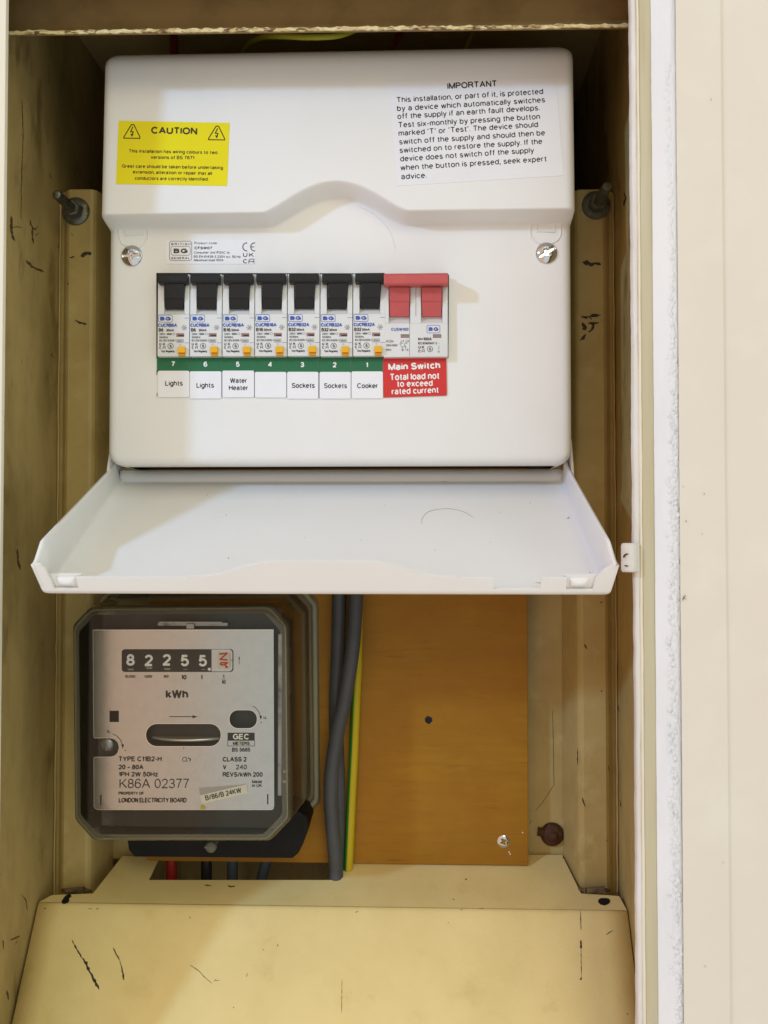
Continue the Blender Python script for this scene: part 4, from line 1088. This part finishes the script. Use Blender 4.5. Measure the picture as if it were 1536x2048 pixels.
# spinning disc seen through the slot
dc = mp_(367, 1478) + Vector((0, 34, -1.0)); Rd = 33
fixn(MB().loops([[dc+Vector((Rd*math.cos(a*math.pi/36), Rd*math.sin(a*math.pi/36), z)) for a in range(72)] for z in (.7, -.7)], 0, True, True, True).build('disc', 'disc', met))
mb = MB(); c = c6(130, 205); p = mp_(*c)+Vector((0, 4, 0))
mb.revolve(p, [(4.2, 0), (4.2, 2), (3, 3), (.1, 3.2)], n=20); mb.box(p.x-.4, p.x+.4, p.y-3.6, p.y-2, p.z-3, p.z+3); mb.build('adjusting_screw', 'mechlight', met)
mb = MB(); p = mp_(*c6(150, 220)); mb.box(p.x-7, p.x+9, YPL+3.2, YPL+4.0, p.z-12, p.z+12); mb.build('shade_plate', 'mech', met)
# register window
k = 4.518; ox, oy = 220, 1280
mb = MB(); flat(mb, rrect(243.4, 1298.4, 466.8, 1344, 6), mp_, .1, 0)
flat(mb, [(ox+918/k, oy+86/k), (ox+1080/k, oy+86/k), (ox+1098/k, oy+96/k), (ox+1106/k, oy+112/k), (ox+1106/k, oy+258/k), (ox+1098/k, oy+274/k), (ox+1080/k, oy+284/k), (ox+918/k, oy+284/k)], mp_, .14, 1)
flat(mb, rrect(ox+968/k, oy+108/k, ox+1090/k, oy+262/k, 4), mp_, .18, 2)
reg = mb.build('register', ['register', 'plate', 'drum'], met)
mb = MB(); so = .22
for ch, cx_ in zip('82255', (185, 350, 513, 675, 838)):
    dyy = 0 if ch != '2' else 0
    yb_ = {185: 232, 350: 237, 513: 232, 675: 238, 838: 240}[cx_]
    text(mb, ch, ox+cx_/k, oy+yb_/k, 23.2, mp_, width=17, align='c', w=.185, off=so)
mb.build('digits', 'digit', reg)
mb = CHIPS()
for cx_, yy_, wd in ((187, 262, 60), (355, 250, 62), (518, 258, 62), (680, 265, 46), (845, 266, 42)):
    flat(mb, [(ox+(cx_-wd/2)/k, oy+(yy_-3)/k), (ox+(cx_+wd/2)/k, oy+(yy_-3)/k), (ox+(cx_+wd/2-8)/k, oy+(yy_+(12 if wd > 50 else 4))/k), (ox+(cx_-wd/2+8)/k, oy+(yy_+(12 if wd > 50 else 4))/k)], mp_, .2)
mb.build('half_turned_digits', 'faded', reg)
mb = MB(); text(mb, ',', ox+882/k, oy+272/k, 22, mp_, w=.24, off=.24); mb.build('decimal_comma', 'digit', reg)
mb = MB()
for p in ([(988, 128), (1060, 118)], [(1060, 118), (995, 175), (1062, 180)], [(1000, 205), (1062, 205), (1035, 222), (1062, 248)], [(1000, 205), (1000, 222), (1030, 226)], [(1040, 246), (1068, 246)]): line(mb, [(ox+a/k, oy+b/k) for a, b in p], 3.2, mp_, off=.24)
for q in range(9): line(mb, [(ox+1078/k, oy+(125+q*14)/k), (ox+1090/k, oy+(125+q*14)/k)], .7, mp_, off=.22)
mb.build('red_drum_marks', 'redink', reg)
mb = MB(); so = .1
def t5(s, a, b, base, cap, w=.14, **kw): tx(s, a, b, base, base, cap, w, mp_, **kw)
t5('10,000', 135, 228, 342, 25); t5('1,000', 308, 380, 342, 25); t5('100', 482, 528, 342, 25); t5('10', 643, 690, 358, 42, .16); t5('1', 820, 834, 358, 42, .16)
t5('1', 1018, 1032, 345, 32, .16); t5('10', 1008, 1044, 397, 34, .16); line(mb, [(ox+1006/k, oy+353/k), (ox+1044/k, oy+353/k)], .9, mp_, off=so)
t5('kWh', 503, 705, 528, 78, .2)
line(mb, [(ox+535/k, oy+693/k), (ox+755/k, oy+693/k)], 1.5, mp_, off=so); flat(mb, [(ox+745/k, oy+680/k), (ox+792/k, oy+694/k), (ox+745/k, oy+708/k)], mp_, so+.03)
line(mb, [(ox+1167/k, oy+220/k), (ox+1167/k, oy+165/k)], .9, mp_, off=so); flat(mb, [(ox+1160/k, oy+172/k), (ox+1167/k, oy+146/k), (ox+1174/k, oy+172/k)], mp_, so+.03)
line(mb, [(ox+1090/k, oy+182/k), (ox+1118/k, oy+182/k)], 1.2, mp_, off=.2)
line(mb, [(ox+a/k, oy+b/k) for a, b in ((1288, 597), (1315, 612), (1345, 650), (1360, 690))], 1.1, mp_, off=so); flat(mb, [(ox+1350/k, oy+685/k), (ox+1374/k, oy+685/k), (ox+1363/k, oy+722/k)], mp_, so+.03)
t5('+', 1355, 1374, 756, 26); t5('LL', 1388, 1415, 712, 24)
k = k6; ox, oy = 180, 1440
for s, a, b, base, cap, w in (('TYPE C11B2-H', 230, 578, 335, 40, .15), ('20 – 80A', 230, 430, 400, 38, .16), ('1PH 2W 50Hz', 230, 548, 458, 38, .15), ('PROPERTY OF', 230, 435, 606, 25, .15), ('LONDON ELECTRICITY BOARD', 232, 780, 668, 38, .14), ('CLASS 2', 1072, 1265, 337, 38, .16), ('V', 1074, 1102, 400, 38, .16), ('240', 1178, 1268, 400, 38, .12), ('REVS/kWh 200', 1072, 1395, 460, 38, .15), ('Made', 1310, 1390, 512, 26, .17), ('in UK', 1310, 1390, 543, 26, .17), ('BS 5685', 1148, 1295, 257, 32, .18), ('METERS', 1155, 1290, 203, 27, .2)):
    t5(s, a, b, base, cap, w)
t5('K86A 02377', 238, 800, 552, 76, .075)
flat(mb, [c6(1112, 103), c6(1331, 103), c6(1331, 165), c6(1112, 165)], mp_, .08); bx(1113, 165, 1331, 210, 1, 1, 0, mp_)
flat(mb, [c6(80, 606), c6(94, 604), c6(92, 690), c6(82, 690)], mp_, .1); flat(mb, [c6(1431, 600), c6(1442, 600), c6(1442, 682), c6(1431, 682)], mp_, .1)
line(mb, [c6(180, 112), c6(215, 128), c6(245, 160), c6(262, 200)], 1.1, mp_, off=so); flat(mb, [c6(252, 198), c6(275, 198), c6(264, 232)], mp_, so+.03); t5('+', 276, 292, 256, 24); t5('FL', 138, 164, 106, 22)
line(mb, [c6(757, 219), c6(757, 236)], 1, mp_, off=so)
line(mb, [c6(745, 330), c6(752, 305), c6(775, 300), c6(782, 330)], 1.2, mp_, off=so); line(mb, [c6(748, 333), c6(785, 333)], 1.2, mp_, off=so); line(mb, [c6(790, 305), c6(812, 318), c6(806, 334)], 1.8, mp_, off=so)
mb.build('lettering', 'ink', plate)
mb = MB(); t5('GEC', 1155, 1288, 157, 46, .2, o=.13); mb.build('logo_lettering', 'digit', plate)
tp = tag(sheet([c6(890, 610), c6(1262, 520), c6(1275, 590), c6(905, 678)], mp_, .3, .2).build('tape_strip', 'tape', None, org=mp_(*c6(905, 678))), 'narrow white strip lettered B/86/B 24KW stuck askew on the meter plate', 'sticker')
mb = MB(); text(mb, 'B/86/B 24KW', *c6(937, 652), 42/k6, mp_, width=math.hypot(290, 62)/k6, rot=math.degrees(math.atan2(66, 290)), w=.14, off=.34); mb.build('lettering', 'ink', tp)
mb = MB(); flat(mb, [c6(880, 550), c6(1255, 520), c6(1262, 530), c6(890, 612)], mp_, .09); mb.build('tape_trace', 'tapeclear', plate)
mb = MB(); flat(mb, [c6(893, 690), c6(918, 682), c6(938, 712), c6(925, 724), c6(893, 722)], mp_, .1); mb.build('glue_spot', 'glue', plate)

# ================================================================== cables
YC = 578.0
def cab_path(pts): return [PY(x, y, Y) for x, y, Y in pts]
wire('grey_cable', cab_path([(716, 1020, 580), (715, 1120, 578), (712, 1195, 575), (706, 1290, 572), (691, 1390, 570), (674, 1470, 570), (662, 1560, 572), (664, 1640, 575), (671, 1720, 578), (672, 1790, 575), (668, 1900, 565)]), 4.35, 'cable', 'grey sheathed cable crossing in front, from the unit down past the plywood', 'cable', 'grey cables', n=20)
wire('grey_cable', cab_path([(680, 1020, 581), (679, 1120, 581), (678, 1195, 581), (676, 1300, 581), (672, 1400, 581.5), (673, 1480, 581.5), (676, 1560, 581.5), (676, 1640, 581.5), (674, 1720, 582), (672, 1790, 582), (668, 1900, 575)]), 4.3, 'cable', 'grey sheathed cable running behind the other, nearest the meter at its top', 'cable', 'grey cables', n=20)
wire('earth_cable', cab_path([(716, 1020, 583), (716, 1290, 583), (712, 1400, 583), (708, 1500, 583), (703, 1600, 583), (698, 1710, 583), (690, 1850, 583)]), 2.8, ['cyellow', 'cgreen'], 'yellow earth cable with a green stripe beside the grey cables', 'cable', split={9, 10, 11, 12}, n=16)
for m, nm, lb, pts in (('redcable', 'red_cable', 'red cable tail dropping from the meter into the cream tray', [(342, 1700, 590), (343, 1740, 590), (343, 1830, 590)]), ('black', 'black_cable', 'black cable tail dropping from the meter into the cream tray', [(413, 1700, 590), (413, 1740, 590), (413, 1830, 590)]),
                    ('bluecable', 'blue_cable', 'upright blue grey cable tail under the middle of the meter', [(466, 1700, 592), (465, 1740, 592), (464, 1830, 592)]), ('bluecable', 'blue_cable', 'slanting blue grey cable tail under the right of the meter', [(540, 1695, 592), (528, 1740, 592), (505, 1830, 592)])):
    wire(nm, cab_path(pts), 3.4, m, lb, 'cable')

# ================================================================== lower cover tray
ta, tb_ = Vector((0, 592, -198.6)), Vector((0, 553, -212.8))
tn = Vector((0, -(tb_.z-ta.z), (tb_.y-ta.y))); tn = Vector((0, ta.z-tb_.z, -(ta.y-tb_.y))); tn = -tn if tn.z < 0 else tn
tpl = Plane(ta, tn)
fa = Vector((0, 516, -268)); fn = Vector((0, (tb_.z-fa.z), -(tb_.y-fa.y))).normalized(); fn = fn if fn.y < 0 else -fn
fpl = Plane(tb_, fn)
xa, xb = XL+1.6, XR-.8
bend = [Vector((xa, tb_.y, tb_.z)), Vector((xb, tb_.y, tb_.z))]
toppts = [bend[0], tpl(104, 1790), tpl(186, 1787), tpl(245, 1712), tpl(318, 1714), tpl(297, 1760), tpl(680, 1760), tpl(685, 1708), tpl(1124, 1710), tpl(1162, 1787), tpl(1238, 1792), bend[1]]
bot = [Vector((xb, fa.y-18, fa.z-26.8*1.0)), Vector((xa, fa.y-18, fa.z-26.8))]
tray = thing('lower_cover', (-50, 553, -330), 'cream metal cover box with a sloping front at the bottom of the cupboard', 'cover')
mb = MB(); mb.poly(list(reversed(toppts)))
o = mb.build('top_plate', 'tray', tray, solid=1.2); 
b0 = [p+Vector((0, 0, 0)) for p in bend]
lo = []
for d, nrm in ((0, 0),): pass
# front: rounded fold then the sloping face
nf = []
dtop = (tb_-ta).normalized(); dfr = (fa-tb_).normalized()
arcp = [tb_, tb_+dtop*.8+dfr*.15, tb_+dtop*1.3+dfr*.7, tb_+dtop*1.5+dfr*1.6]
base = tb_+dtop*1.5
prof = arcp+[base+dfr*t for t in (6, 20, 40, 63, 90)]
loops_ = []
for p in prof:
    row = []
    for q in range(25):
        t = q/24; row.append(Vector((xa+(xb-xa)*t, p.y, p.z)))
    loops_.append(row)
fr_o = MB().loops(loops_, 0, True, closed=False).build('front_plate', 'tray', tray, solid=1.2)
for oo in (o, fr_o):
    bm = bmesh.new(); bm.from_mesh(oo.data); bmesh.ops.recalc_face_normals(bm, faces=bm.faces)
    if sum((f.normal.z-f.normal.y)*f.calc_area() for f in bm.faces) < 0: bmesh.ops.reverse_faces(bm, faces=bm.faces)
    bm.to_mesh(oo.data); bm.free()
fpl = Plane(base, fn)
mb = CHIPS()
for pts in ([(124, 1807), (123, 1802), (127, 1796), (131, 1791), (137, 1788), (142, 1789), (143, 1793), (138, 1797), (139, 1801), (135, 1806), (129, 1808)], [(1196, 1804), (1197, 1799), (1202, 1796), (1213, 1796), (1219, 1798), (1221, 1803), (1217, 1808), (1209, 1811), (1201, 1809)]):
    flat(mb, pts, tpl, .15)
mb.build('keyhole', 'slot', o)
mb = CHIPS()
blotch(mb, [(408, 1770), (424, 1772)], 3, tpl); blotch(mb, [(455, 1771), (463, 1774), (470, 1772)], 4, tpl); blotch(mb, [(192, 1818), (197, 1816)], 3, tpl)
for x, y in ((690, 1732), (930, 1758), (905, 1798), (1125, 1715), (838, 1710), (846, 1711)): blotch(mb, [(x, y), (x+4, y+1)], 3, tpl)
mb.build('paint_chip', 'chip', o)
mb = CHIPS()
for pts, w in (([(144, 1880), (148, 1888)], 6), ([(148, 1888), (156, 1902), (164, 1916)], 3.5), ([(164, 1916), (172, 1926), (182, 1948), (192, 1965), (198, 1979)], 6), ([(226, 1895), (231, 1905), (240, 1922)], 2.5), ([(240, 1922), (244, 1938), (248, 1961)], 3), ([(1161, 1821), (1162, 1860)], 2), ([(1162, 1880), (1162, 1898)], 4.5), ([(1162, 1898), (1163, 1960)], 1.3), ([(1160, 1956), (1163, 1960)], 4),
               ([(1254, 2026), (1256, 2029)], 3), ([(492, 1954), (495, 1946)], 2), ([(555, 1888), (556, 1893)], 1.8), ([(525, 1898), (528, 1901)], 1.6), ([(920, 1820), (926, 1818)], 2), ([(958, 1817), (968, 1817)], 2), ([(711, 1825), (716, 1822)], 2.2), ([(896, 1844), (897, 1846)], 2.2), ([(380, 1832), (380, 1838)], 1.5), ([(466, 2014), (468, 2016)], 2), ([(88, 1818), (92, 1816)], 3), ([(176, 1817), (184, 1818)], 2), ([(1212, 1870), (1226, 1860)], 2)):
    blotch(mb, pts, w, fpl)
mb.build('paint_chip', 'chip', fr_o)
mb = CHIPS(); blotch(mb, [(380, 1930), (398, 1942), (408, 1953), (424, 1967)], 1.6, fpl, jag=.25); blotch(mb, [(432, 1958), (428, 1962), (440, 1960)], 1, fpl); blotch(mb, [(684, 1960), (683, 2028)], 1, fpl, jag=.4); mb.build('scratch', 'scratch', fr_o)
# bolts peeping out of the notched corners of the tray
for x, y, lb in ((150, 1782, 'left'), (1190, 1781, 'right')):
    c = PY(x, y, 566); mb = MB().tube([c+Vector((-5, 0, 0)), c+Vector((5.5, 0, .4))], [1.7, 2.3], n=12); mb.tube([c+Vector((-9, 3, -.6)), c+Vector((-5, 0, 0))], [.8, 1.6], n=10); mb.tube([c+Vector((5, 0, .4)), c+Vector((9, 3, -1))], [1.6, .7], n=10)
    tag(mb.build('fixing_lug', 'lug', None, org=c), 'dull brown metal lug at the %s notched corner of the cream lower cover' % lb, 'lug', 'fixing lugs of the lower cover')
